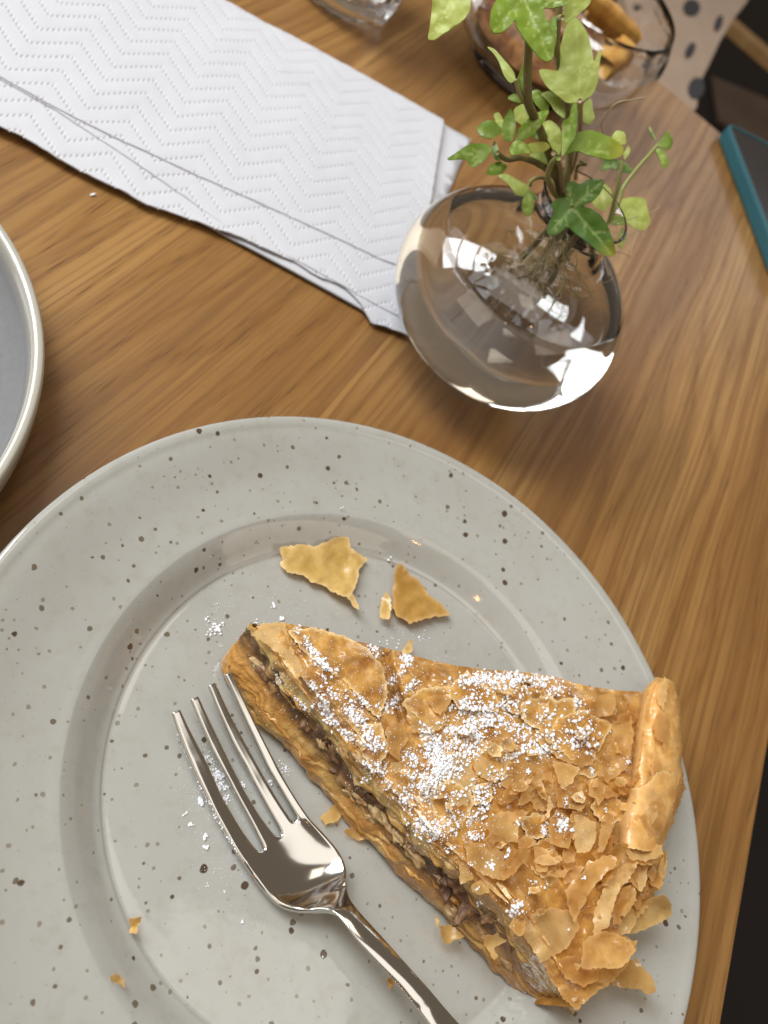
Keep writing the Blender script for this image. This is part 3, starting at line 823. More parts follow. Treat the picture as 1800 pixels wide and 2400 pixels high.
ns, nt = 190, 110
N_ = resample(near_top, ns); F_ = resample(far_top, ns); O_ = resample(outer, nt)[::-1]   # O_[0]=near end
Sg = np.linspace(0, 1, ns)[:, None]; Tg = np.linspace(0, 1, nt)[None, :]
tip0 = (N_[0]*(1-Tg[..., None])+F_[0]*Tg[..., None])
Cn = N_[:, None, :]*(1-Tg[..., None]) + F_[:, None, :]*Tg[..., None]
Ds = tip0*(1-Sg[..., None]) + O_[None, :, :]*Sg[..., None]
Bl = (N_[0]*(1-Sg)*1)[:, None, :]*(1-Tg[..., None]) + F_[0]*((1-Sg)[:, :, None])*Tg[..., None] + (N_[-1]*Sg)[:, None, :]*(1-Tg[..., None]) + (F_[-1]*Sg)[:, None, :]*Tg[..., None]
UV = Cn+Ds-Bl
ZZ = zt(UV[..., 0], UV[..., 1]) + .00035*fbm(UV[..., 0]/11, UV[..., 1]/11, 31, 2)
TOP = PV(UV[..., 0], UV[..., 1], ZZ)
top_o = pchild(mesh("top_crust", TOP.reshape(-1, 3), [f[::-1] for f in grid_faces(ns, nt)], PHY_TOP, pie))
# colour: browner centre patches, paler lips
uu, vv = UV[..., 0].ravel(), UV[..., 1].ravel()

# cut face (near) with layered crumb
nw = 64
Bp = resample(near_bot, ns)
BOT = PV(Bp[:, 0], Bp[:, 1], np.full(ns, ZF+.0006))
TE = TOP[:, 0]
W = np.linspace(0, 1, nw)
face = BOT[:, None]*(1-W)[None, :, None] + TE[:, None]*W[None, :, None]
tang = np.gradient(BOT, axis=0); tang[:, 2] = 0; tang /= np.linalg.norm(tang, axis=1, keepdims=True)
outw = np.stack([-tang[:, 1], tang[:, 0], np.zeros(ns)], 1)
if np.dot(outw[ns//2], P(600, 2000)-P(900, 1900)) < 0: outw = -outw
S2 = np.broadcast_to(np.linspace(0, 1, ns)[:, None], (ns, nw)); W2 = np.broadcast_to(W[None], (ns, nw))
wob = .07*fbm(S2*9, W2*2, 41, 2)+.05*fbm(S2*24, W2*3, 42, 2)
lmask = np.clip(.35+.9*fbm(S2*11, W2*5, 43, 2), 0, 1.2)
lay = np.sin((W2+wob)*2*np.pi*13 + 2.4*fbm(S2*14, W2*3, 44, 2))*lmask
b1 = .46-.14*np.clip(S2/.5, 0, 1)+.07*fbm(S2*9, S2*0, 51, 3)
b2 = .85-.12*np.clip(S2/.4, 0, 1)-.10*np.clip((S2-.75)/.25, 0, 1)+.06*fbm(S2*12, S2*0+5, 52, 3)
fill = 1/(1+np.exp(-(W2-b1)/.03))*1/(1+np.exp((W2-b2)/.03))
fill = fill*np.clip(1.1-1.2*np.clip((S2-.72)/.25, 0, 1), .10, 1)*np.clip(1.0+.6*fbm(S2*17, W2*4, 60, 2), .4, 1)
chunk = fbm(S2*40, W2*7, 61, 3)
lump = fbm(S2*26, W2*5, 62, 3)
disp = .00014*lay*(1-fill) + fill*(.0009*chunk-.0010) + .0006*lump + .00025*fbm(S2*90, W2*22, 63, 2)
prof_w = .0022*np.sin(np.pi*np.clip(W2/np.maximum(b1, .1), 0, 1))*np.clip(1-S2*1.3, .2, 1)
disp = disp + prof_w
disp[:, -1] *= .2; disp[:, 0] *= .5
FACE = face + outw[:, None]*disp[..., None]
fo = pchild(mesh("cut_face", FACE.reshape(-1, 3), [f[::-1] for f in grid_faces(ns, nw)], CUT, pie))
gold = np.array([.45, .215, .048]); pale = np.array([.58, .42, .15]); brown = np.array([.33, .155, .042]); dark = np.array([.065, .025, .013]); nutc = np.array([.38, .22, .085])
tS = np.clip((S2-.25)/.4, 0, 1)[..., None]
low_c = gold*(1-tS)+brown*tS*1.15
low_c = low_c*(1+.26*lay[..., None]); low_c = low_c+(np.array([.55, .38, .13])-low_c)*np.clip(.9*fbm(S2*15, W2*6, 64, 3), 0, .7)[..., None]
up_c = pale*(1-tS*.55)+brown*tS*.6
up_c = up_c*(1+.14*lay[..., None]); up_c = up_c+(np.array([.30, .15, .05])-up_c)*np.clip(.9*fbm(S2*18, W2*7, 65, 3)-.1, 0, .6)[..., None]
isup = (1/(1+np.exp(-(W2-(b1+b2)/2)/.03)))[..., None]
base_c = low_c*(1-isup)+up_c*isup
rim_c = np.clip((W2-.93)/.07, 0, 1)[..., None]
base_c = base_c*(1-rim_c*.7)+np.array([.40, .19, .045])*rim_c*.7
fill_c = dark+(nutc-dark)*np.clip((chunk-.25)*1.6, 0, 1)[..., None]
purple = np.array([.10, .042, .03]); fill_c = fill_c*(1-tS*.5)+purple*tS*.5
col = base_c*(1-fill[..., None])+fill_c*fill[..., None]
color_attr(fo, np.clip(col, 0.004, 1).reshape(-1, 3))
# tip wall, far wall, outer wall and base close the wedge
fb = PV(np.array(F_)[:, 0], np.array(F_)[:, 1], np.full(ns, ZT)); fb[:, 2] = ZF+.0008
fw = np.stack([TOP[:, -1], TOP[:, -1]*.5+fb*.5, fb], 1)
pchild(mesh("far_cut_face", fw.reshape(-1, 3), grid_faces(ns, 3), PHY_TOP, pie))
tb0, tb1 = FACE[0], fw[0][::-1]
tw = []
for i in range(9):
    q = i/8
    for j in range(nw):
        w_ = W[j]; p1 = fb[0]*(1-w_)+TOP[0, -1]*w_
        b_ = tb0[j]*(1-q)+p1*q
        b_ = b_ + np.array([-.8, .45, 0])*.0030*math.sin(math.pi*q)*(1.0-.35*w_) + .0005*mnoise.noise(Vector((q*5, w_*9, 3)))
        tw.append(b_)
to = pchild(mesh("tip_face", tw, grid_faces(9, nw), CUT, pie))
color_attr(to, np.tile(np.clip(col[2], 0.004, 1), (9, 1)))
ow = []
OB = PV(O_[:, 0], O_[:, 1], np.full(nt, ZT)); OB[:, 2] = plate_z(OB[:, 0], OB[:, 1])+.001
for j in range(nt): ow += [TOP[-1, j], (TOP[-1, j]+OB[j])/2, OB[j]]
pchild(mesh("outer_face", ow, grid_faces(nt, 3), PHY_TOP, pie))

# rolled crust along the outer rim
cp = [(1556, 1590), (1549, 1630), (1545, 1680), (1541, 1770), (1541, 1828), (1528, 1886), (1508, 1944), (1499, 2000)]
cw = [24, 44, 50, 57, 61, 60, 58, 48]      # half width in photograph pixels
cp = resample(np.c_[cp, cw], 100)
def roll_z(u, v):
    """upper surface of the rolled rim"""
    u = np.atleast_1d(np.asarray(u, float)); v = np.atleast_1d(np.asarray(v, float))
    d = np.hypot(u[:, None]-cp[None, :, 0], v[:, None]-cp[None, :, 1]); i = np.argmin(d, 1)
    q = np.clip(d[np.arange(len(u)), i]/cp[i, 2], 0, 1.15)
    return ZT+.0012+.0066*np.sqrt(np.clip(1-np.abs(q)**2.6, 0, 1))-.012*np.clip(q-1, 0, 1)
Vc = []
na = 56
for i in range(100):
    u, v, hw = cp[i]
    tu = cp[min(i+1, 99), :2]-cp[max(i-1, 0), :2]; tn = np.array([tu[1], -tu[0]]); tn = tn/np.linalg.norm(tn)
    if tn[0] < 0: tn = -tn
    for j in range(na):
        a = 2*math.pi*j/na; ca, sa = math.cos(a), math.sin(a)
        e_ = 1/(abs(ca)**2.6+abs(sa)**2.6)**(1/2.6)
        taper = math.sqrt(max(0, min(1, (i+.8)/5)))
        edge = 1+.05*float(vnoise(i/4.0, 3+(ca > 0), 77))+.03*float(vnoise(i/1.6, 9+(ca > 0), 78))
        uu_ = u+tn[0]*hw*ca*e_*edge*(.7+.3*taper); vv_ = v+tn[1]*hw*ca*e_*edge*(.7+.3*taper)
        zz = ZT+.0010 + .0062*sa*e_*taper + .0007*float(fbm(i/16, ca*1.6, 71, 2)) + .0003*float(vnoise(i/3.0, ca*6, 73)) - .0007*math.exp(-((ca+.35+.1*math.sin(i*.07))/.07)**2)*(sa > 0)
        Vc.append(P(uu_, vv_, zz))
cr_o = pchild(mesh("rolled_crust", Vc, [f[::-1] for f in grid_faces(100, na, False, True)] + [tuple(range(na)), tuple(range(99*na, 100*na))[::-1]], PHYC, pie))

# phyllo flakes: traced ones first, then small loose shards
def flake(poly, lift, mat=PHY, g=(0, 0), curl=0.0, jag=2.2, parent=pie, zb=None, name="phyllo_flake", step=9, thick=.00010, seed=None, wav=.0007, zfun=None):
    poly = densify(poly, 6, jag*1.15)
    c2 = np.mean(poly, 0); sd = seed if seed is not None else rng.randint(0, 9999)
    ext = np.ptp(np.array(poly), axis=0).max()+1
    ca = rng.uniform(0, math.pi) if curl >= 0 else math.atan2(g[1], g[0])
    e = np.array([math.cos(ca), math.sin(ca)])
    def fm(q):
        dd = (q-c2)/ext
        base = zfun(q[:, 0], q[:, 1]) if zfun else zt(c2[0], c2[1])*.45+zt(q[:, 0], q[:, 1])*.55 if zb is None else np.full(len(q), zb)
        z = base + lift + dd[:, 0]*g[0]*.01+dd[:, 1]*g[1]*.01 + abs(curl)*.01*(dd @ e)**2*4 + wav*fbm(q[:, 0]/26, q[:, 1]/26, sd % 100, 2)
        return PV(q[:, 0], q[:, 1], z)
    V, F, uv = sheet(poly, fm, step, thick)
    o = mesh(name, V, F, mat, parent, sharp=50)
    po = np.array(poly); dm = np.min(np.linalg.norm(uv[:, None]-po[None], axis=2), axis=1)
    float_attr(o, np.clip(1-dm/7.0, 0, 1), "rim")
    if parent is pie: pchild(o)
    return o

LOBE = cG([(420, 130), (900, 150), (1190, 330), (1230, 560), (1130, 800), (900, 640), (700, 420)])
def in_lobe(u, v): return bool(in_poly(np.array([[u, v]], float), LOBE)[0])
HF = [
 ([(985,400),(1050,335),(1140,325),(1150,390),(1130,450),(1050,470),(1000,450)], .0022, PHYP, (.15,-.1), .15),
 ([(1120,480),(1165,500),(1230,420),(1260,560),(1230,760),(1100,870),(1040,830),(1030,780),(1080,680),(1130,600)], .0010, PHY, (.3,0), 0),
 ([(660,545),(760,540),(860,560),(950,600),(1040,560),(1050,620),(1010,760),(920,760),(830,740),(760,690),(690,640)], .0008, PHY, (0,.1), 0),
 ([(760,740),(840,750),(930,770),(890,860),(830,910),(800,870),(785,810)], .0016, PHY, (0,.15), .05),
 ([(790,900),(880,850),(940,910),(960,975),(880,1020),(800,1020),(780,960)], .0022, PHY, (0,-.1), .08),
 ([(980,890),(1030,840),(1090,890),(1080,950),(1045,1010),(1030,960),(985,940)], .0020, PHY, (.1,0), .1),
 ([(1090,890),(1180,940),(1100,965),(1080,950)], .0017, PHY, (0,0), .1),
 ([(740,1130),(790,1035),(860,1070),(890,1180),(860,1270),(750,1240)], .0028, PHY, (0,.2), .06),
 ([(870,1060),(940,1060),(1030,1110),(1030,1200),(990,1290),(910,1290),(890,1200)], .0030, PHYP, (.15,.1), .06),
 ([(1040,1290),(1060,1110),(1100,1045),(1150,1080),(1130,1160),(1070,1290)], .0040, PHYP, (.4,0), .2),
 ([(430,990),(500,880),(550,890),(560,920),(520,980),(450,1000)], .0018, PHY, (0,-.2), .05),
 ([(550,1000),(620,850),(700,780),(720,830),(660,920),(640,980),(570,1005)], .0016, PHY, (0,-.2), .05),
 ([(375,1070),(450,1040),(560,1040),(560,1230),(380,1230)], .0024, PHYP, (-.2,0), -.25),
 ([(520,1110),(550,1030),(620,1040),(590,1090)], .0030, PHY, (0,0), .2),
 ([(660,840),(700,850),(735,940),(720,980),(690,950),(665,910)], .0024, PHY, (.2,0), .1),
 ([(740,940),(765,1010),(740,1080),(680,1110),(730,1050)], .0030, PHY, (0,0), .1),
 ([(0,355),(60,330),(150,335),(140,390),(85,460),(40,430)], .0018, PHY, (0,0), .12),
 ([(-120,480),(0,440),(130,470),(100,540),(0,570),(-90,560)], .0010, PHYP, (0,0), 0),
 ([(690,390),(740,380),(750,450),(700,480),(670,440)], .0012, PHY, (0,0), .05),
 ([(390,265),(450,290),(520,320),(500,335),(420,300)], .0016, PHYP, (0,0), .1),
 ([(570,270),(575,300),(545,310),(520,285)], .002, PHYP, (0,0), .1),
]
for i in range(30):
    q = (rng.random()**.55, rng.uniform(.14, .9)); u, v = UV[int(q[0]*.93*(ns-1)), int(q[1]*(nt-1))]
    if in_lobe(u, v): continue
    r_ = rng.uniform(30, 84); k_ = rng.randint(5, 9); a0 = rng.uniform(0, 6)
    ring = [tuple(p) for p in N_]+[tuple(p) for p in O_]+[tuple(p) for p in F_[::-1]]
    poly = [(u+r_*rng.uniform(.55, 1.1)*math.cos(a0+6.283*x/k_), v+r_*rng.uniform(.55, 1.1)*math.sin(a0+6.283*x/k_)) for x in range(k_)]
    ins = in_poly(np.array(poly), ring)
    poly = [p if ok else (u+(p[0]-u)*.35, v+(p[1]-v)*.35) for p, ok in zip(poly, ins)]
    flake(poly, .0003+.0007*rng.random(), rng.choice([PHY, PHY_TOP, PHY_TOP, PHYP]), (0, 0), rng.choice([0, 0, .04]), 2.8, wav=.0002)
for poly, m, lf in (([(1232,905),(1290,900),(1360,855),(1395,805),(1450,795),(1480,812),(1500,800),(1560,842),(1568,900),(1530,990),(1500,1065),(1462,1180),(1440,1275),(1330,1285),(1200,1255),(1158,1235),(1195,1110)], PHYC, .0006),):
    flake(cH(poly), lf, m, (0, 0), 0, 1.6, zfun=roll_z, wav=.00025, step=7)
for poly, lift, m, g, cu in HF: flake(cH(poly), lift, m, g, cu)
for poly, lf, m, g in (
        ([(1040,760),(1080,600),(1160,500),(1240,420),(1300,330),(1400,330),(1470,360),(1470,470),(1400,600),(1330,680),(1290,760),(1180,780)], -.0012, PHYP, (.2, .2)),
        ([(880,900),(960,820),(1060,760),(1200,740),(1320,800),(1280,920),(1200,1010),(1100,1080),(1010,1160),(940,1100)], -.0006, PHY, (.2, .3)),
        ([(1150,480),(1210,400),(1290,330),(1330,330),(1270,480),(1200,640),(1150,640)], .0010, PHYP, (.5, .2)),
        ([(1290,560),(1330,440),(1400,400),(1420,450),(1370,560),(1330,650)], .0008, PHYP, (.5, .2))):
    flake(cI(poly), lf, m, g, .05, 3.0, wav=.0009)
IF = [
 ([(680,700),(760,660),(880,620),(1000,640),(1030,720),(1000,780),(960,840),(820,910),(780,840),(750,790)], .0010, PHYP, (0,.1), 0),
 ([(430,330),(420,265),(540,290),(640,330),(690,380),(650,470),(600,475),(520,450),(440,390)], .0026, PHYP, (-.1,.1), .08),
 ([(640,300),(700,320),(770,270),(765,330),(720,400),(690,440),(620,480),(610,420),(640,380)], .0030, PHY, (0,0), .1),
 ([(390,375),(440,390),(470,470),(400,500),(395,420)], .0014, PHYP, (-.2,.2), .1),
 ([(460,500),(530,460),(555,540),(520,555),(465,540)], .0014, PHYP, (-.2,.2), .1),
 ([(790,300),(860,310),(880,380),(860,430),(800,430),(790,380)], .0018, PHY, (0,0), .1),
 ([(930,360),(970,320),(1010,370),(990,420),(950,440)], .0014, PHY, (0,0), .1),
 ([(1110,620),(1170,490),(1230,420),(1300,370),(1280,440),(1240,520),(1200,640),(1180,720),(1100,760),(1100,680)], .0040, PHYP, (.2,.1), .16),
 ([(950,530),(1070,400),(1160,345),(1220,350),(1220,400),(1170,440),(1080,540),(1040,620),(1000,700),(965,610)], .0048, PHY, (.3,-.1), .05),
 ([(1200,640),(1250,520),(1300,500),(1290,580),(1240,660),(1250,700),(1200,710)], .0022, PHY, (.2,0), .15),
 ([(1250,470),(1300,370),(1340,400),(1370,470),(1350,540),(1300,490)], .0030, PHY, (.1,.1), .15),
 ([(1270,300),(1350,290),(1420,310),(1470,330),(1440,390),(1370,400),(1290,370)], .0052, PHYP, (.1,.3), .1),
 ([(1380,440),(1420,400),(1465,490),(1455,530),(1400,480)], .0024, PHY, (.1,.1), .15),
 ([(1440,420),(1470,330),(1490,350),(1475,460),(1460,480)], .0020, PHY, (.1,.1), .15),
 ([(1300,490),(1370,420),(1400,560),(1340,640),(1290,600)], -.0006, PHY, (.1,.1), .1),
 ([(900,890),(1020,870),(1030,940),(1130,940),(1130,1000),(1050,1040),(960,1000),(910,930)], .0014, PHY, (0,.1), .1),
 ([(1030,930),(1050,800),(1130,740),(1230,760),(1300,800),(1320,850),(1290,900),(1240,940),(1150,940),(1060,945)], .0046, PHY, (.1,.1), -.2),
 ([(850,960),(930,930),(1000,1000),(1050,1050),(1000,1120),(930,1080)], -.0004, PHY, (0,.2), .1),
 ([(980,1130),(1020,1020),(1100,1010),(1090,1060),(1020,1140)], -.004, PHY, (0,.2), .1),
 ([(1180,200),(1290,130),(1290,230),(1210,290),(1180,260)], .0020, PHYP, (.1,.1), .1),
 ([(1090,340),(1180,240),(1215,250),(1190,330),(1120,370)], .0030, PHY, (.1,.1), .15),
 ([(930,420),(1010,400),(1060,410),(1000,490),(950,500)], .0004, PHY, (0,0), .05),
]
for poly, lift, m, g, cu in IF: flake(cI(poly), lift, m, g, cu)
for poly, lf, m, g, cu in (
        ([(1080,770),(1140,755),(1132,880),(1108,905),(1085,850)], .0030, PHYP, (.9, .3), .3),
        ([(1130,850),(1150,785),(1200,850),(1196,898),(1160,880)], .0016, PHY, (.8, .3), .35),
        ([(1180,735),(1222,728),(1212,835),(1190,805)], .0010, PHY, (.9, .2), .3),
        ([(1000,735),(1080,700),(1100,780),(1052,862),(1008,900)], .0040, PHYP, (.7, .2), .3),
        ([(1015,915),(1080,860),(1092,940),(1040,1012),(1000,1000)], .0026, PHYP, (.8, .3), .35),
        ([(1040,720),(1120,690),(1200,700),(1210,740),(1130,775),(1060,760)], .0062, PHYP, (.3, .5), .25),
        ([(955,760),(1010,690),(1060,700),(1010,800),(960,880),(935,850)], .0046, PHYP, (.9, -.2), .4),
        ([(1085,880),(1150,820),(1190,850),(1130,930),(1090,950)], -.0010, PHY, (.6, .4), .3),
        ([(1060,960),(1110,900),(1140,930),(1090,1000)], -.0030, PHY, (.6, .4), .3)):
    flake(cF(poly), lf, m, g, cu, 2.4, wav=.0009, step=7)
for poly, m in (([(1232,560),(1262,420),(1300,320),(1345,300),(1322,480),(1296,700),(1262,880),(1236,900)], PHYP),
                ([(1545,820),(1570,900),(1535,995),(1500,1070),(1490,1010),(1520,900)], PHYP),
                ([(1190,1000),(1240,900),(1275,920),(1235,1080),(1200,1230),(1160,1230)], PHYP)):
    flake(cH(poly), .0009, m, (0, 0), 0, 2.0, zfun=roll_z, wav=.0003, step=7)
for i in range(9):
    q = cp[rng.randint(8, 94)]; k_ = rng.randint(5, 8); a0 = rng.uniform(0, 6); o_ = rng.uniform(-.5, .5)*q[2]
    poly = [(q[0]+o_+q[2]*rng.uniform(.18, .5)*math.cos(a0+6.283*x/k_), q[1]+q[2]*rng.uniform(.4, 1.1)*math.sin(a0+6.283*x/k_)) for x in range(k_)]
    flake(poly, rng.uniform(.0004, .0009), rng.choice([PHYP, PHYP, PHY]), (0, 0), rng.choice([0, .05]), 2.2, zfun=roll_z, wav=.0003, step=7)
# curls hanging off the broken outer end and the cut
flake(cI([(1240,730),(1330,640),(1400,570),(1470,552),(1512,600),(1515,660),(1440,710),(1300,762)]), 0, PHYP, (.2,-.5), -.45, zb=ZT-.002)
flake(cI([(1340,560),(1390,530),(1400,580),(1350,640),(1330,610)]), 0, PHYP, (.2,.1), .2, zb=ZT-.003)
flake(cI([(1120,1010),(1250,930),(1320,880),(1360,930),(1420,1000),(1428,1060),(1390,1082),(1340,1050),(1270,1045),(1180,1025)]), 0, PHYP, (.4,.2), .3, zb=ZT-.006)
flake(cI([(1250,830),(1330,790),(1320,850),(1290,890)]), 0, PHYP, (.2,.1), .2, zb=ZT-.002)
flake(cI([(510,770),(620,755),(650,790),(580,830),(600,880),(580,895),(540,840)]), 0, PHYP, (-.2,.1), .3, zb=ZF+.014)
flake(cI([(290,720),(350,712),(425,770),(340,810),(310,800)]), 0, PHYP, (0,.1), .3, zb=ZF+.005)
flake(cI([(265,660),(290,690),(290,730),(270,710)]), 0, PHYP, (0,.1), .3, zb=ZF+.007)
flake(cJ([(850,820),(900,780),(940,730),(980,770),(950,840),(880,860)]), 0, PHYP, (0,0), .05, zb=ZF+.0012)
flake(cJ([(980,890),(1030,870),(1090,900),(1110,940),(1060,945),(1000,920)]), 0, PHYP, (0,0), .1, zb=ZF+.0016)
flake(cG([(1170,820),(1210,740),(1290,760),(1320,860),(1270,930),(1260,1010),(1200,960)]), .0012, PHY, (0,0), .1)
flake(cG([(1300,660),(1420,600),(1500,720),(1420,740),(1310,740)]), .0012, PHYP, (0,0), .05)
flake(cG([(540,160),(700,140),(900,190),(1050,270),(1160,400),(1190,560),(1130,740),(1040,650),(900,480),(760,400),(640,300)]), .0008, PHY_TOP, (0,0), 0, wav=.0005)
# pale lip of the upper sheets along the cut near the tip
flake(cG([(300,190),(380,110),(520,110),(560,260),(640,420),(600,470),(500,330),(400,250)]), .0006, PHYP, (-.1,.2), .05)
# long torn strips lying beside the cut
for i in range(34):
    t = rng.uniform(.04, .86); b = N_[int(t*(ns-1))]
    t2 = min(.999, t+rng.uniform(.03, .10)); b2_ = N_[int(t2*(ns-1))]
    nn = np.array([.78, -.62])
    o0 = rng.uniform(2, 46)*(1-.2*t); wdt = rng.uniform(3, 11)
    p = [b+nn*o0, (b+b2_)/2+nn*(o0+rng.uniform(-3, 3)), b2_+nn*(o0+rng.uniform(-4, 4)), b2_+nn*(o0+wdt*.6), (b+b2_)/2+nn*(o0+wdt), b+nn*(o0+wdt*.7)]
    flake([tuple(q) for q in p], rng.uniform(.0003, .0014), rng.choice([PHY, PHYP, PHY_TOP]), (rng.uniform(-.2, .2), 0), .05, 1.0)
# ribbons of sheet edge standing out of the cut
for i in range(32):
    s0 = rng.uniform(.02, .9); s1 = min(.995, s0+rng.uniform(.04, .16)); w0 = rng.choice([rng.uniform(.06, .4), rng.uniform(.62, .96)])
    k0, k1 = int(s0*(ns-1)), int(s1*(ns-1))
    if k1-k0 < 4: continue
    V = []; 
    for kk in range(k0, k1+1):
        q = (kk-k0)/(k1-k0); ww = min(.985, max(.02, w0+.05*float(vnoise(kk/9.0, w0*30, 5))))
        j = ww*(nw-1); j0 = int(j); base = FACE[kk, j0]
        ext = .0010*math.sin(math.pi*q)*(.7+.6*float(vnoise(kk/4.0, i, 6)))
        V += [base-outw[kk]*.0006+np.array([0, 0, .00022]), base+outw[kk]*ext+np.array([0, 0, .0001]), base+outw[kk]*ext-np.array([0, 0, .00015]), base-outw[kk]*.0006-np.array([0, 0, .0002])]
    o = pchild(mesh("phyllo_edge", V, grid_faces(k1-k0+1, 4, False, True), rng.choice([PHY, PHYP, PHYP, PHY_TOP]) if w0 > .55 or s0 < .3 else rng.choice([PHY_TOP, PHY]), pie))

def blob(c, r, sq=(1, 1, 1), nz=.35, sub=1, seed=0, rot=0.0):
    """lumpy closed ball: verts, faces"""
    t = (1+5**.5)/2
    v = [(-1, t, 0), (1, t, 0), (-1, -t, 0), (1, -t, 0), (0, -1, t), (0, 1, t), (0, -1, -t), (0, 1, -t), (t, 0, -1), (t, 0, 1), (-t, 0, -1), (-t, 0, 1)]
    f = [(0, 11, 5), (0, 5, 1), (0, 1, 7), (0, 7, 10), (0, 10, 11), (1, 5, 9), (5, 11, 4), (11, 10, 2), (10, 7, 6), (7, 1, 8), (3, 9, 4), (3, 4, 2), (3, 2, 6), (3, 6, 8), (3, 8, 9), (4, 9, 5), (2, 4, 11), (6, 2, 10), (8, 6, 7), (9, 8, 1)]
    v = [np.array(p)/math.sqrt(1+t*t) for p in v]
    for _ in range(sub):
        m = {}; nf = []
        def mid(a, b):
            k_ = (min(a, b), max(a, b))
            if k_ not in m:
                p = v[a]+v[b]; v.append(p/np.linalg.norm(p)); m[k_] = len(v)-1
            return m[k_]
        for a, b, c_ in f:
            x, y, z = mid(a, b), mid(b, c_), mid(c_, a); nf += [(a, x, z), (b, y, x), (c_, z, y), (x, y, z)]
        f = nf
    cr_, sr_ = math.cos(rot), math.sin(rot)
    out = []
    for p in v:
        k_ = 1+nz*mnoise.noise(Vector((p[0]*1.6+seed*3.1, p[1]*1.6+seed*1.7, p[2]*1.6+seed)))
        q = np.array(p)*k_*r*np.array(sq); q = np.array([q[0]*cr_-q[1]*sr_, q[0]*sr_+q[1]*cr_, q[2]]); out.append(np.array(c)+q)
    return out, f

# nuts and chocolate crumbs in the filling
NUT = simple("almond", (.52, .38, .19), .45, var=(500, (.34, .18, .07)), bump=(900, .4, .0004))
CHOC = simple("cocoa_crumb", (.085, .034, .018), .3, var=(400, (.24, .13, .06)), bump=(900, .7, .0008))
def at_face(s_, w_):
    i = int(np.clip(s_, 0, 1)*(ns-1)); j = int(np.clip(w_, 0, 1)*(nw-1)); return FACE[i, j], outw[i], i, j
for i in range(26):
    s_ = rng.uniform(.03, .92); ii = int(s_*(ns-1)); lo_, hi_ = b1[ii, 0], b2[ii, 0]
    w_ = rng.uniform(lo_+.02, hi_-.02); p, o_, a_, b_ = at_face(s_, w_)
    if s_ > .7 and rng.random() < .5: continue
    v_, f_ = blob(p-o_*.0013, .0011+.0017*rng.random()**1.5, (1.7, .8, .6), .7, 2, i, rng.uniform(0, 3))
    pchild(mesh("cocoa_crumb", v_, f_, CHOC, pie))
nut_px = [(J_, r_) for J_, r_ in zip(cG([(370, 400), (520, 470), (1010, 1000), (890, 930), (760, 900), (960, 1050)]) + cJ([(1160, 790), (1215, 850), (1370, 1030), (1060, 720), (1120, 830), (1280, 940), (1010, 690)]) + cI([(385, 645), (170, 355), (290, 470), (60, 250), (120, 330), (500, 740), (640, 910)]),
          [.0024, .0014, .0018, .0016, .0014, .0014, .0027, .0024, .0024, .0016, .0014, .0014, .0014, .0027, .0022, .0016, .0014, .0014, .0015, .0015])]
fproj = (FACE-CAM) @ ROT
fpx = np.stack([900+FPX*fproj[..., 0]/fproj[..., 2], 1200+FPX*fproj[..., 1]/fproj[..., 2]], -1)
for n_, ((u, v), r_) in enumerate(nut_px):
    d = np.hypot(fpx[..., 0]-u, fpx[..., 1]-v); i, j = np.unravel_index(np.argmin(d), d.shape)
    v_, f_ = blob(FACE[i, j]-outw[i]*.0003, r_*.95, (1.45, .6, .62), .95, 2, n_+50, math.atan2(tang[i][1], tang[i][0])+rng.uniform(-.4, .4))
    pchild(mesh("almond_piece", v_, f_, NUT, pie))

# random small shards on the top
def rand_top():
    while True:
        s_, t_ = rng.random()**.6, rng.random()
        i, j = int(s_*(ns-1)), int(t_*(nt-1)); return UV[i, j]
for i in range(88):
    u, v = rand_top()
    if i < 55: u, v = rng.gauss(1330, 110), rng.gauss(1930, 110)
    if in_lobe(u, v): continue
    if not in_poly(np.array([[u, v]]), [tuple(p) for p in N_]+[tuple(p) for p in O_]+[tuple(p) for p in F_[::-1]])[0]: continue
    r_ = rng.uniform(9, 27); k_ = rng.randint(4, 7); a0 = rng.uniform(0, 6)
    el = rng.uniform(.5, 1)
    poly = [(u+r_*rng.uniform(.6, 1.2)*math.cos(a0+6.283*q/k_), v+el*r_*rng.uniform(.6, 1.2)*math.sin(a0+6.283*q/k_)) for q in range(k_)]
    flake(poly, rng.uniform(.0006, .0034), rng.choice([PHY, PHY, PHYP, PHY_TOP]), (rng.uniform(-.5, .5), rng.uniform(-.5, .5)), rng.uniform(0, .3), 1.6, step=8)

# ------------------------------------------------------------------ sugar
SUGAR = NT("icing_sugar"); SUGAR.set(Base_Color=(.86, .87, .90, 1), Roughness=.85, Specular_IOR_Level=.3)
SUGAR.bump(SUGAR.noise(SUGAR.coords(), 3000, 3), .6, .0004); SUGAR = SUGAR.m
bpy.context.view_layer.update()
bv_v, bv_f = [], []
for ch in pie.children:
    o_ = len(bv_v); mw = ch.matrix_world
    bv_v += [mw @ p.co for p in ch.data.vertices]; bv_f += [tuple(x+o_ for x in p.vertices) for p in ch.data.polygons]
BV = BVHTree.FromPolygons(bv_v, bv_f)
camv = Vector(CAM)
def hit(u, v):
    d = Vector(ROT @ np.array([(u-900)/FPX, (v-1200)/FPX, 1.0])).normalized()
    h = BV.ray_cast(camv, d)
    return h[0], h[1]
SV, SF = [], []
def grain(c, r, sq=(1, 1, .8), sub=1, seed=0, nz=.5):
    global SV, SF
    v_, f_ = blob(c, r, sq, nz, sub, seed, rng.uniform(0, 3)); o_ = len(SV); SV += v_; SF += [tuple(x+o_ for x in f) for f in f_]
# gaussian patches: centre, sigma along/across, angle, count, grain radius (mm)
pat = []
def patch(cr, x, y, sx_, sy_, ang, n_, r_=.40): 
    u, v = cr([(x, y)])[0]; pat.append((u, v, sx_, sy_, math.radians(ang), n_, r_))
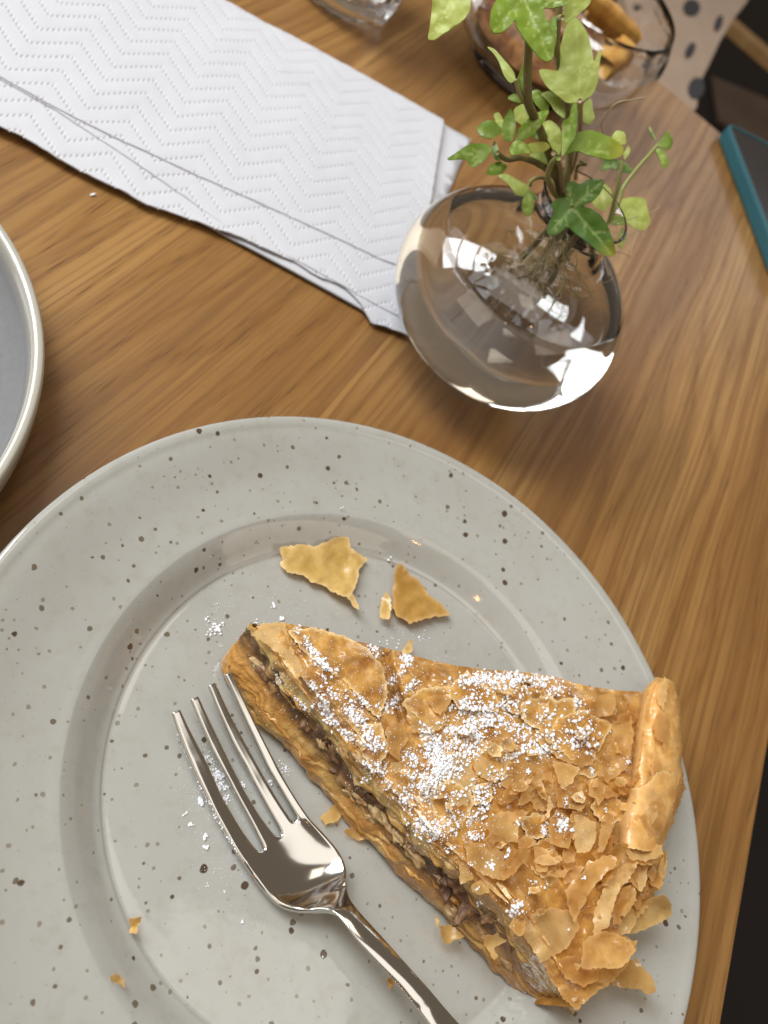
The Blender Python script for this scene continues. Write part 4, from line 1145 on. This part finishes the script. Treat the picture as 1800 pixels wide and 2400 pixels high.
# streaks near the tip
for x, y, sx_, sy_, n_ in ((670, 250, 14, 7, 26), (720, 330, 22, 9, 80), (800, 400, 20, 5, 34), (600, 150, 9, 6, 14), (690, 510, 16, 6, 28), (770, 460, 9, 4, 10), (820, 570, 16, 6, 26), (1020, 610, 18, 6, 24), (770, 660, 20, 9, 60), (820, 740, 14, 9, 40), (960, 710, 26, 8, 80), (930, 840, 20, 7, 50), (1040, 770, 18, 7, 34),
              (1060, 870, 16, 12, 46), (1140, 1060, 14, 12, 52), (1060, 1040, 10, 8, 20), (1120, 900, 16, 12, 30), (640, 650, 13, 5, 16), (600, 600, 6, 4, 6), (480, 480, 6, 4, 7), (1210, 640, 9, 16, 44), (1110, 650, 5, 4, 7), (1300, 350, 13, 14, 60), (1340, 520, 10, 16, 38), (1250, 450, 6, 26, 26), (1100, 280, 16, 9, 30), (960, 620, 26, 14, 22), (1180, 1160, 12, 10, 18), (1300, 1250, 26, 18, 70), (1420, 1190, 26, 18, 60), (1040, 1130, 6, 5, 9),
              (1340, 980, 18, 12, 50), (1520, 1030, 26, 20, 100), (1600, 800, 20, 16, 44), (1430, 830, 18, 10, 34), (1500, 920, 30, 14, 60), (1340, 1110, 16, 10, 26)):
    patch(cG, x, y, sx_, sy_, 48, n_, .33)
for x, y, sx_, sy_, n_, r_ in ((330, 230, 50, 13, 150, .36), (480, 250, 50, 14, 150, .36), (680, 250, 46, 14, 90, .36), (800, 300, 26, 10, 36, .36), (250, 400, 34, 22, 110, .38), (370, 440, 22, 18, 60, .42), (520, 400, 46, 24, 80, .40), (250, 560, 34, 24, 150, .40), (60, 650, 34, 26, 120, .38), (120, 780, 34, 22, 130, .38), (20, 880, 20, 24, 80, .36), (260, 660, 30, 20, 70, .40), (470, 500, 30, 24, 44, .42), (590, 560, 32, 20, 44, .42), (700, 470, 36, 20, 40, .46),
              (780, 620, 52, 26, 46, .50), (930, 560, 34, 34, 44, .50), (960, 640, 18, 22, 22, .46), (920, 400, 14, 20, 26, .40), (630, 640, 20, 16, 24, .42), (500, 720, 18, 18, 26, .40), (700, 690, 18, 10, 16, .44), (330, 930, 16, 28, 46, .38), (350, 1020, 12, 10, 26, .38), (290, 1090, 24, 14, 46, .34), (290, 1190, 16, 9, 24, .34), (430, 840, 16, 20, 24, .36), (180, 940, 26, 8, 22, .34), (150, 1090, 18, 26, 34, .36), (60, 1150, 24, 24, 44, .34), (820, 1120, 9, 13, 36, .42), (720, 1160, 5, 12, 16, .40), (850, 980, 5, 7, 8, .34), (620, 800, 6, 6, 9, .40), (1000, 800, 6, 9, 9, .38), (1225, 740, 5, 7, 9, .34), (1085, 1020, 4, 5, 5, .36), (570, 1110, 8, 6, 8, .34)):
    patch(cH, x, y, sx_, sy_, -12, n_, r_)
for x, y, sx_, sy_, n_, r_ in ((190, 200, 18, 20, 60, .36), (270, 230, 10, 18, 24, .34), (350, 310, 7, 12, 12, .32), (700, 610, 10, 12, 22, .42), (680, 650, 8, 8, 12, .42), (560, 400, 7, 8, 12, .40), (455, 395, 5, 6, 6, .38), (645, 310, 6, 4, 6, .3), (650, 355, 5, 4, 5, .34), (790, 490, 8, 7, 8, .34), (850, 500, 6, 5, 5, .3), (760, 545, 4, 4, 3, .34), (1045, 465, 4, 6, 5, .34), (500, 600, 6, 6, 6, .3), (490, 520, 5, 5, 4, .3), (965, 740, 4, 4, 3, .3), (500, 250, 12, 8, 10, .3)):
    patch(cI, x, y, sx_, sy_, 40, n_, r_)
cnt = 0
for u, v, sx_, sy_, an, n_, r_ in pat:
    for i in range(int(n_*1.5)):
        a, b = rng.gauss(0, sx_*.72), rng.gauss(0, sy_*.72)
        q = (u+a*math.cos(an)-b*math.sin(an), v+a*math.sin(an)+b*math.cos(an))
        h, nn = hit(*q)
        if h is None: continue
        cnt += 1
        r2 = r_*.00052*min(2.2, max(.35, rng.lognormvariate(0, .5)))
        grain(np.array(h)+np.array(nn)*r2*.35*(1 if nn.z > 0 else -1), r2, (rng.uniform(1, 1.7), 1, .75), 1, cnt, .8)
for i in range(3200):                                   # fine dust
    k_ = rng.choice(pat[:82]); q = (rng.gauss(k_[0], 30), rng.gauss(k_[1], 26)); h, nn = hit(*q)
    if h is None: continue
    grain(np.array(h)+np.array([0, 0, .0001]), .001*rng.uniform(.05, .15), (1.2, 1, .7), 0, i)
so = pchild(mesh("icing_sugar", SV, SF, SUGAR, pie)); so["kind"] = "stuff"

# sugar spilt on the plate
SV, SF = [], []
def on_plate(u, v):
    p = P(u, v, ZF); z = float(plate_z(p[0], p[1])); p = P(u, v, z); return p, z
def spill(cr, x, y, sp, n_, r0, r1):
    for i in range(n_):
        u, v = cr([(x+rng.gauss(0, sp), y+rng.gauss(0, sp))])[0]
        if hit(u, v)[0] is not None: continue
        p, z = on_plate(u, v); r_ = .001*rng.uniform(r0, r1)
        grain([p[0], p[1], p[2]+r_*.4], r_, (1, 1, .7), 1 if r_ > .0002 else 0, i)
for a in ((935, 1240, 13, 26, .2, .5), (895, 1208, 8, 8, .15, .35), (1178, 1140, 7, 12, .2, .45), (1222, 1200, 6, 10, .25, .5), (1110, 1212, 5, 4, .15, .3), (905, 1265, 6, 5, .2, .3), (945, 1315, 5, 4, .1, .2), (940, 1137, 5, 4, .1, .2), (1000, 1200, 80, 90, .05, .13), (1250, 1160, 120, 150, .05, .13), (1480, 720, 4, 2, .2, .3)): spill(cC, *a)
for a in ((25, 938, 5, 3, .25, .4), (20, 1340, 30, 30, .15, .3), (100, 1370, 12, 10, .4, .7), (160, 1275, 20, 16, .1, .3), (60, 1250, 40, 70, .05, .14), (230, 1360, 40, 50, .06, .16)): spill(cD, *a)
for a in ((255, 500, 20, 34, .1, .26), (295, 590, 16, 40, .15, .4), (315, 650, 18, 34, .15, .42), (345, 720, 12, 20, .15, .36), (212, 735, 8, 20, .25, .5), (155, 860, 9, 10, .15, .3), (125, 805, 6, 5, .15, .3), (235, 920, 8, 10, .25, .42), (237, 980, 8, 10, .25, .42), (435, 1385, 6, 8, .15, .3), (245, 1185, 5, 5, .1, .2), (340, 1220, 5, 4, .1, .25), (435, 650, 12, 12, .12, .3), (585, 625, 10, 12, .12, .3), (660, 560, 20, 30, .1, .3), (540, 600, 60, 30, .06, .16), (250, 700, 90, 170, .05, .12), (200, 480, 70, 70, .05, .12), (300, 1100, 90, 60, .05, .12), (530, 1410, 40, 14, .05, .1), (870, 1570, 4, 3, .1, .2)): spill(cJ, *a)
sp_o = mesh("spilt_sugar", SV, SF, SUGAR); tag(sp_o, "fine white icing sugar scattered on the speckled plate around the pie", "sugar", kind="stuff")

# ------------------------------------------------------------------ loose flakes and crumbs on the plate
def loose(poly, label, dz=.0016, cu=.1, mat=PHY, g=(0, 0)):
    c2 = np.mean(poly, 0); p = P(c2[0], c2[1], ZF); zz = float(plate_z(p[0], p[1]))
    o = flake(poly, 0, mat, g, cu, 2.0, None, zb=zz+dz, name="pastry_flake", wav=.0007)
    tag(o, label, "pastry flake", "loose pastry flakes on the plate")
LOOSE = mat_phyllo("loose_flake", (.60, .38, .095), (.76, .53, .18), .3, .28, bs=.3, clear=.12)
loose(cC([(1205, 893), (1290, 878), (1370, 884), (1420, 860), (1505, 832), (1512, 890), (1560, 920), (1588, 945), (1552, 985), (1550, 1020), (1520, 1090), (1540, 1120), (1553, 1162), (1530, 1150), (1500, 1105), (1440, 1085), (1410, 1062), (1340, 1040), (1310, 1010), (1240, 1000), (1210, 962), (1222, 935)]),
      "largest loose pastry flake, jagged with a thin pointed tail, above the pie tip", .0022, .25, LOOSE)
loose(cD([(55, 965), (75, 962), (110, 1005), (150, 1030), (185, 1085), (240, 1130), (288, 1180), (190, 1195), (110, 1220), (60, 1190), (35, 1150), (38, 1060)]),
      "triangular loose pastry flake to the right of the jagged one", .0020, .2, LOOSE)
loose(cD([(-15, 1195), (-15, 1130), (5, 1080), (28, 1110), (30, 1160), (20, 1200)]), "small upright pastry flake touching the left side of the triangular flake", .0022, .2, LOOSE, (.3, 0))
loose(cD([(75, 1345), (110, 1290), (128, 1285), (122, 1340), (100, 1350)]), "tiny yellow pastry flake against the back edge of the pie", .0026, .2, LOOSE)
loose(cE([(555, 1020), (610, 1012), (600, 1050), (590, 1085), (560, 1080), (565, 1050)]), "small golden pastry crumb alone on the plate left of the fork neck", .0018, .3, LOOSE)
loose(cE([(475, 1270), (500, 1252), (535, 1280), (545, 1320), (520, 1300), (480, 1295)]), "pale pastry crumb in the plate groove, nearest the bottom left corner", .0022, .3, PHYP)
loose(cJ([(1220, 1690), (1240, 1680), (1260, 1710), (1230, 1750), (1218, 1740)]), "yellow pastry flake half hidden beside the fork handle", .0018, .2, LOOSE)
v_, f_ = blob(P(218, 456, .0004), .0006, (2.2, .7, .5), .3, 1, 3, .8)
tag(mesh("crumb", v_, f_, SUGAR), "tiny white crumb on the bare wood below the napkin", "crumb")

# ------------------------------------------------------------------ fork
STEEL = NT("polished_steel"); STEEL.set(Base_Color=(.62, .61, .585, 1), Metallic=1.0, Roughness=.12)
STEEL.bump(STEEL.noise(STEEL.mapping(STEEL.coords(), (1, 1, 1)), 90, 2), .05, .001); STEEL = STEEL.m
Lb = cJ([(435, 1065), (492, 1150), (560, 1235), (640, 1303), (760, 1332), (880, 1328), (950, 1358), (1050, 1482), (1200, 1642), (1330, 1792), (1440, 1936), (1800, 2420), (2150, 2900)])
Rb = cJ([(802, 832), (890, 925), (955, 1005), (993, 1090), (996, 1170), (1008, 1262), (1060, 1342), (1195, 1490), (1330, 1640), (1460, 1785), (1590, 1936), (2010, 2400), (2420, 2860)])
zrow = np.array([.0020, .0014, .0014, .0026, .0052, .0085, .0108, .0128, .0140, .0145, .0150, .0190, .0230])+ZF+.0004
dense = np.array(smooth_profile(list(np.c_[Lb, Rb, zrow]), 12*5))
# tine edges (left, right), each from the root to the tip
tines = [
 ([(435, 1065), (400, 1012), (330, 892), (250, 742), (180, 600), (122, 470), (75, 340), (50, 262)], [(522, 1012), (452, 930), (392, 830), (322, 708), (240, 520), (190, 425), (145, 340), (99, 242)]),
 ([(552, 998), (500, 890), (430, 762), (342, 600), (262, 450), (215, 345), (180, 262), (151, 190)], [(617, 926), (586, 895), (528, 818), (450, 690), (372, 540), (310, 410), (255, 296), (197, 170)]),
 ([(648, 914), (612, 845), (550, 740), (470, 592), (382, 430), (330, 315), (288, 220), (247, 116)], [(702, 843), (692, 825), (640, 755), (560, 616), (468, 456), (410, 350), (350, 235), (287, 96)]),
 ([(733, 826), (714, 795), (650, 690), (560, 540), (482, 370), (430, 262), (385, 160), (337, 56)], [(802, 832), (742, 750), (662, 620), (562, 430), (500, 305), (450, 200), (412, 120), (375, 36)])]
root = []
for tl, tr in tines:
    a, b = np.array(cJ([tl[0]])[0]), np.array(cJ([tr[0]])[0])
    root += [a, a*.67+b*.33, a*.33+b*.67, b]
root = np.array(root)
a0, b0 = dense[0][:2], dense[0][2:4]; ab = b0-a0
qs = ((root-a0) @ ab)/(ab @ ab); offs = root-(a0+qs[:, None]*ab); nc = len(qs)
def dish(q, wd): return .0019*min(1, wd/.02)**2*(q*2-1)**2
Vf, Ff = [], []
for ri, r_ in enumerate(dense):
    wd = np.linalg.norm(P(*r_[:2], r_[4])-P(*r_[2:4], r_[4])); bl = max(0, 1-ri/4)
    qq = qs*bl+np.linspace(0, 1, nc)*(1-bl)*.35+qs*(1-bl)*.65
    for c_ in range(nc):
        u, v = r_[:2]*(1-qq[c_])+r_[2:4]*qq[c_]+offs[c_]*bl
        Vf.append(P(u, v, r_[4]+dish(qq[c_], wd)-(0 if wd > .012 else .0007*(2*qq[c_]-1)**2)))
nr = len(dense)
Ff += grid_faces(nr, nc)
wd0 = np.linalg.norm(P(*a0, .008)-P(*b0, .008))
for ti, (tl, tr) in enumerate(tines):
    ra, rb = resample(cJ(tl), 20), resample(cJ(tr), 20)
    prev = [ti*4+c_ for c_ in range(4)]
    for i in list(range(1, 20))+[19.5]:
        t = min(i, 19)/19; k0 = int(i)
        ua, ub = ra[k0].copy(), rb[k0].copy()
        mid_ = (ua+ub)/2; ua = mid_+(ua-mid_)*(1.0 if i > 3 else 1.04); ub = mid_+(ub-mid_)*(1.0 if i > 3 else 1.04)
        if i == 19.5: dr = (ra[19]-ra[18]); dr = dr/np.linalg.norm(dr)*2.0; ua = ua+dr; ub = ub+dr
        zc = ZF+.0004+np.interp(t, [0, .15, .4, .7, 1], [.0020, .0020, .0022, .0040, .0066])
        cur = []
        for c_ in range(4):
            f_ = c_/3; u, v = ua*(1-f_)+ub*f_
            dz = dish(qs[ti*4+c_], wd0)*(1-t)**2+(dish(qs[ti*4+1], wd0)+dish(qs[ti*4+2], wd0))/2*(1-(1-t)**2)*.6
            cur.append(len(Vf)); Vf.append(P(u, v, zc+dz))
        for c_ in range(3): Ff.append((prev[c_+1], cur[c_+1], cur[c_], prev[c_]))
        prev = cur
fork = mesh("fork", Vf, Ff, STEEL)
bm_n = sum((p.normal.z for p in fork.data.polygons))
sm = fork.modifiers.new("thickness", 'SOLIDIFY'); sm.thickness = .0017; sm.offset = 0; sm.use_even_offset = False
ss = fork.modifiers.new("rounding", 'SUBSURF'); ss.levels = 2; ss.render_levels = 2
tag(fork, "polished steel four tined fork lying on the plate against the pie", "fork")
SV, SF = [], []
fp = resample(cJ([(85, 370), (150, 500), (215, 660), (270, 780), (330, 890), (420, 1020)]), 120)
for i in range(150):
    q = fp[rng.randint(0, 119)]; p = P(q[0]+rng.gauss(0, 3), q[1]+rng.gauss(0, 3), ZF+.0044)
    grain(p, .001*rng.uniform(.08, .26), (1, 1, .8), 0 if rng.random() < .7 else 1, i)
sg = mesh("sugar_film", SV, SF, SUGAR, fork); sg["kind"] = "stuff"

# ------------------------------------------------------------------ glass bowl of food, tumbler, phone, background
BA, BB_ = .068, .044
bc = P(1322, 0, BB_)
pts = [(0, .003), (.02, .0028), (.03, .0008), (.034, .0012)]
for t in np.linspace(-60, 22, 14): pts.append((BA*math.cos(math.radians(t)), BB_+BB_*math.sin(math.radians(t))))
rz = pts[-1]
inn = [(rz[0]-.001, rz[1]+.0009)]
for t in np.linspace(20, -58, 14): inn.append(((BA-.0020)*math.cos(math.radians(t)), BB_+(BB_-.0020)*math.sin(math.radians(t))))
inn += [(.02, .0058), (0, .0055)]
bowlp = smooth_profile(pts+inn, 120)
V, F = lathe(bowlp, 96)
for i in range(len(V)):                                 # faint optic ribs blown into the wall
    x, y, z = V[i]; a = math.atan2(y, x); r_ = math.hypot(x, y)
    if r_ > .035 and z < .06: q = 1+.010*math.sin(a*14+z*60)*min(1, z/.02); V[i] = (x*q, y*q, z)
bowl = mesh("glass_bowl", V, F, GLASS, loc=(bc[0], bc[1], 0))
tag(bowl, "clear rounded glass bowl of stew and chips behind the ivy", "bowl")
# stew heap
H_ = []
nn_ = 60
for i in range(nn_):
    for j in range(nn_):
        x, y = (i/(nn_-1)*2-1), (j/(nn_-1)*2-1)
        m = max(abs(x), abs(y)); l_ = math.hypot(x, y) or 1
        x, y = x*m/l_, y*m/l_
        r_ = math.hypot(x, y)*.039
        h = .017+.006*(1-math.hypot(x, y)**2) + .0070*float(fbm(x*4, y*4, 91, 4))
        H_.append((bc[0]+x*.039, bc[1]+y*.039, h if r_ < .0385 else .016))
st = mesh("stew", H_, grid_faces(nn_, nn_), simple("red_stew", (.11, .030, .010), .8, var=(80, (.36, .17, .05)), bump=(260, .6, .002)))
tag(st, "reddish brown saucy stew heaped inside the glass bowl", "food")
CHIP = simple("fried_potato", (.56, .33, .075), .4, var=(140, (.40, .17, .03)), bump=(300, .4, .0008))
def chip(a, b, wdt, label):
    a, b = np.array(a), np.array(b); L = np.linalg.norm(b-a); d = (b-a)/L; s_ = np.cross(d, [0, 0, 1]); s_ /= np.linalg.norm(s_); t_ = np.cross(s_, d)
    V = []
    n_ = 14
    for i in range(n_+1):
        q = i/n_; w_ = wdt*(.86 if i in (0, n_) else 1)*(1+.08*math.sin(i*1.7))
        c_ = a+d*L*q+t_*.0012*math.sin(q*3.1)
        for k_ in range(12):
            an = 2*math.pi*k_/12+.26; ca, sa = math.cos(an), math.sin(an); m = max(abs(ca), abs(sa))**.75
            V.append(c_+s_*w_*ca/m+t_*w_*sa/m)
    F = grid_faces(n_+1, 12, False, True)+[tuple(range(11, -1, -1)), tuple(range(n_*12, n_*12+12))]
    o = mesh("chip", V, F, CHIP); tag(o, label, "chip", "chips in the glass bowl")
chip(P(*cB([(830, -60)])[0], .048), P(*cB([(1090, 175)])[0], .040), .0052, "long golden fried chip lying diagonally across the bowl top")
chip(P(*cB([(945, 290)])[0], .036), P(*cB([(1050, 215)])[0], .041), .0062, "short stubby fried chip at the near side of the stew")
chip(P(*cB([(890, 40)])[0], .040), P(*cB([(1010, 150)])[0], .036), .005, "browner fried chip tucked under the long one")

# tumbler whose foot shows at the top
tc = P(806, -26, .004)
tp = [(0, .004), (.016, .0035), (.022, .001), (.026, .002), (.0285, .008), (.031, .03), (.034, .06), (.037, .095), (.0378, .100), (.0362, .1005), (.035, .095), (.0315, .06), (.0285, .03), (.026, .014), (.020, .0105), (0, .010)]
V, F = lathe(smooth_profile(tp, 90), 96)
for i in range(len(V)):
    x, y, z = V[i]; a = math.atan2(y, x); r_ = math.hypot(x, y)
    if r_ > .02: q = 1+.018*math.sin(a*20)*math.exp(-(z/.03)**2); V[i] = (x*q, y*q, z)
tb = mesh("glass_tumbler", V, F, GLASS, loc=(tc[0], tc[1], 0))
tag(tb, "clear glass tumbler foot cut off by the top edge behind the napkin", "glass")

# phone in a teal case on the table corner
zt2 = .011
c0 = P(*cM([(955, 892)])[0], zt2); c1 = P(*cM([(1264, 1690)])[0], zt2)
d1 = (c1-c0); d1[2] = 0; d1 /= np.linalg.norm(d1); d2 = np.array([-d1[1], d1[0], 0])
if d2[0] < 0: d2 = -d2
def rrect(w_, h_, r_, n_=8):
    o = []
    for cx, cy, a0 in ((w_-r_, h_-r_, 0), (r_, h_-r_, 90), (r_, r_, 180), (w_-r_, r_, 270)):
        for i in range(n_+1):
            a = math.radians(a0+90*i/n_); o.append((cx+r_*math.cos(a), cy+r_*math.sin(a)))
    return o
def slab(name, ring, inset_rings, mat, parent):
    """ring stack: list of (outline, z)"""
    V = []; n_ = len(inset_rings[0][0])
    for o, z in inset_rings:
        for x, y in o: V.append(c0+d1*x+d2*y+np.array([0, 0, z-zt2]))
    F = grid_faces(len(inset_rings), n_, False, True)
    F.append(tuple(range(n_-1, -1, -1))); m = (len(inset_rings)-1)*n_; F.append(tuple(range(m, m+n_)))
    o = mesh(name, V, F, mat, parent, smooth=False); return o
ph = tag(empty("phone", (c0[0], c0[1], 0)), "dark screened phone in a teal case lying at the table corner", "phone")
def off(w_, h_, r_, i): return [(x+i, y+i) for x, y in rrect(w_-2*i, h_-2*i, max(.001, r_-i))]
pw, phh = .148, .074
cs = slab("case", None, [(off(pw, phh, .009, .0012), .0006), (off(pw, phh, .009, 0), .0020), (off(pw, phh, .009, 0), .0095), (off(pw, phh, .009, .0006), .0108), (off(pw, phh, .009, .0020), .0110), (off(pw, phh, .009, .0026), .0098)],
          simple("teal_case", (.012, .085, .105), .55, bump=(900, .1, .0003)), ph); cs.matrix_parent_inverse = Matrix.Translation(-Vector(ph.location))
scn = slab("screen", None, [(off(pw, phh, .009, .0028), .0090), (off(pw, phh, .009, .0028), .0099), (off(pw, phh, .009, .0032), .0102)], simple("black_screen", (.006, .005, .006), .12), ph)
scn.matrix_parent_inverse = Matrix.Translation(-Vector(ph.location))

# spotted beige panel beyond the table, wooden rail, pale board on the floor
def extrude_poly(name, poly_px, cr, z, th, mat, parent=None, jag=0):
    pts = [P(*p, z) for p in cr(poly_px)]
    n_ = len(pts)
    V = pts+[p-np.array([0, 0, th]) for p in pts]
    F = [tuple(range(n_)), tuple(range(2*n_-1, n_-1, -1))]+[(i, i+n_, (i+1) % n_+n_, (i+1) % n_) for i in range(n_)]
    o = mesh(name, V, F, mat, parent, smooth=False)
    if parent: o.matrix_parent_inverse = Matrix.Translation(-Vector(parent.location))
    return o
zp = -.16
pan = tag(empty("spotted_panel", tuple(P(*cM([(760, 250)])[0], zp))), "beige panel with black round and oblong spots beyond the table corner", "panel")
extrude_poly("board", [(250, -300), (1270, -300), (1110, 10), (1000, 150), (905, 310), (830, 470), (755, 620), (735, 800), (560, 900), (250, 500)], cM, zp, .02, simple("beige_board", (.45, .33, .24), .6, var=(20, (.40, .29, .21))), pan)
BLK = simple("black_spot", (.008, .008, .012), .5)
def spot(x, y, rx, ry, ang):
    a = math.radians(ang)
    pp = [(x+rx*math.cos(t)*math.cos(a)-ry*math.sin(t)*math.sin(a), y+rx*math.cos(t)*math.sin(a)+ry*math.sin(t)*math.cos(a)) for t in np.linspace(0, 6.2832, 20, endpoint=False)]
    extrude_poly("spot", pp, cM, zp+.0015, .001, BLK, pan)
spot(700, 55, 62, 62, 0); spot(900, 170, 26, 62, 18); spot(690, 370, 30, 62, 25); spot(345, 5, 40, 34, 0); spot(735, 650, 60, 80, 10); spot(960, -120, 60, 60, 0)
rl = tag(empty("chair_rail", tuple(P(*cM([(1150, 370)])[0], -.4))), "light wooden rail in the dark background above the phone", "rail")
a = P(*cM([(880, 110)])[0], -.4); b = P(*cM([(1500, 640)])[0], -.4)
def bar(name, a, b, wdt, th, mat, parent):
    d = (b-a)/np.linalg.norm(b-a); s_ = np.cross(d, [0, 0, 1]); s_ /= np.linalg.norm(s_); V = []
    prof_ = [(-1, -.8), (-.8, -1), (.8, -1), (1, -.8), (1, .8), (.8, 1), (-.8, 1), (-1, .8)]
    for p in (a, b):
        for x, z in prof_: V.append(p+s_*wdt*x+np.array([0, 0, th*z]))
    F = grid_faces(2, 8, False, True)+[tuple(range(7, -1, -1)), tuple(range(8, 16))]
    o = mesh(name, V, F, mat, parent, smooth=False); o.matrix_parent_inverse = Matrix.Translation(-Vector(parent.location)); return o
bar("rail_bar", a, b, .022, .016, simple("light_wood", (.42, .25, .10), .5, var=(30, (.34, .19, .07))), rl)
fb_ = extrude_poly("floor_board", [(850, 560), (1500, 830), (1500, 1180), (900, 890)], cM, -.735, .012, simple("grey_brown_board", (.16, .11, .085), .6, var=(6, (.12, .08, .06))))
tag(fb_, "greyish brown board on the dark floor behind the phone", "board")
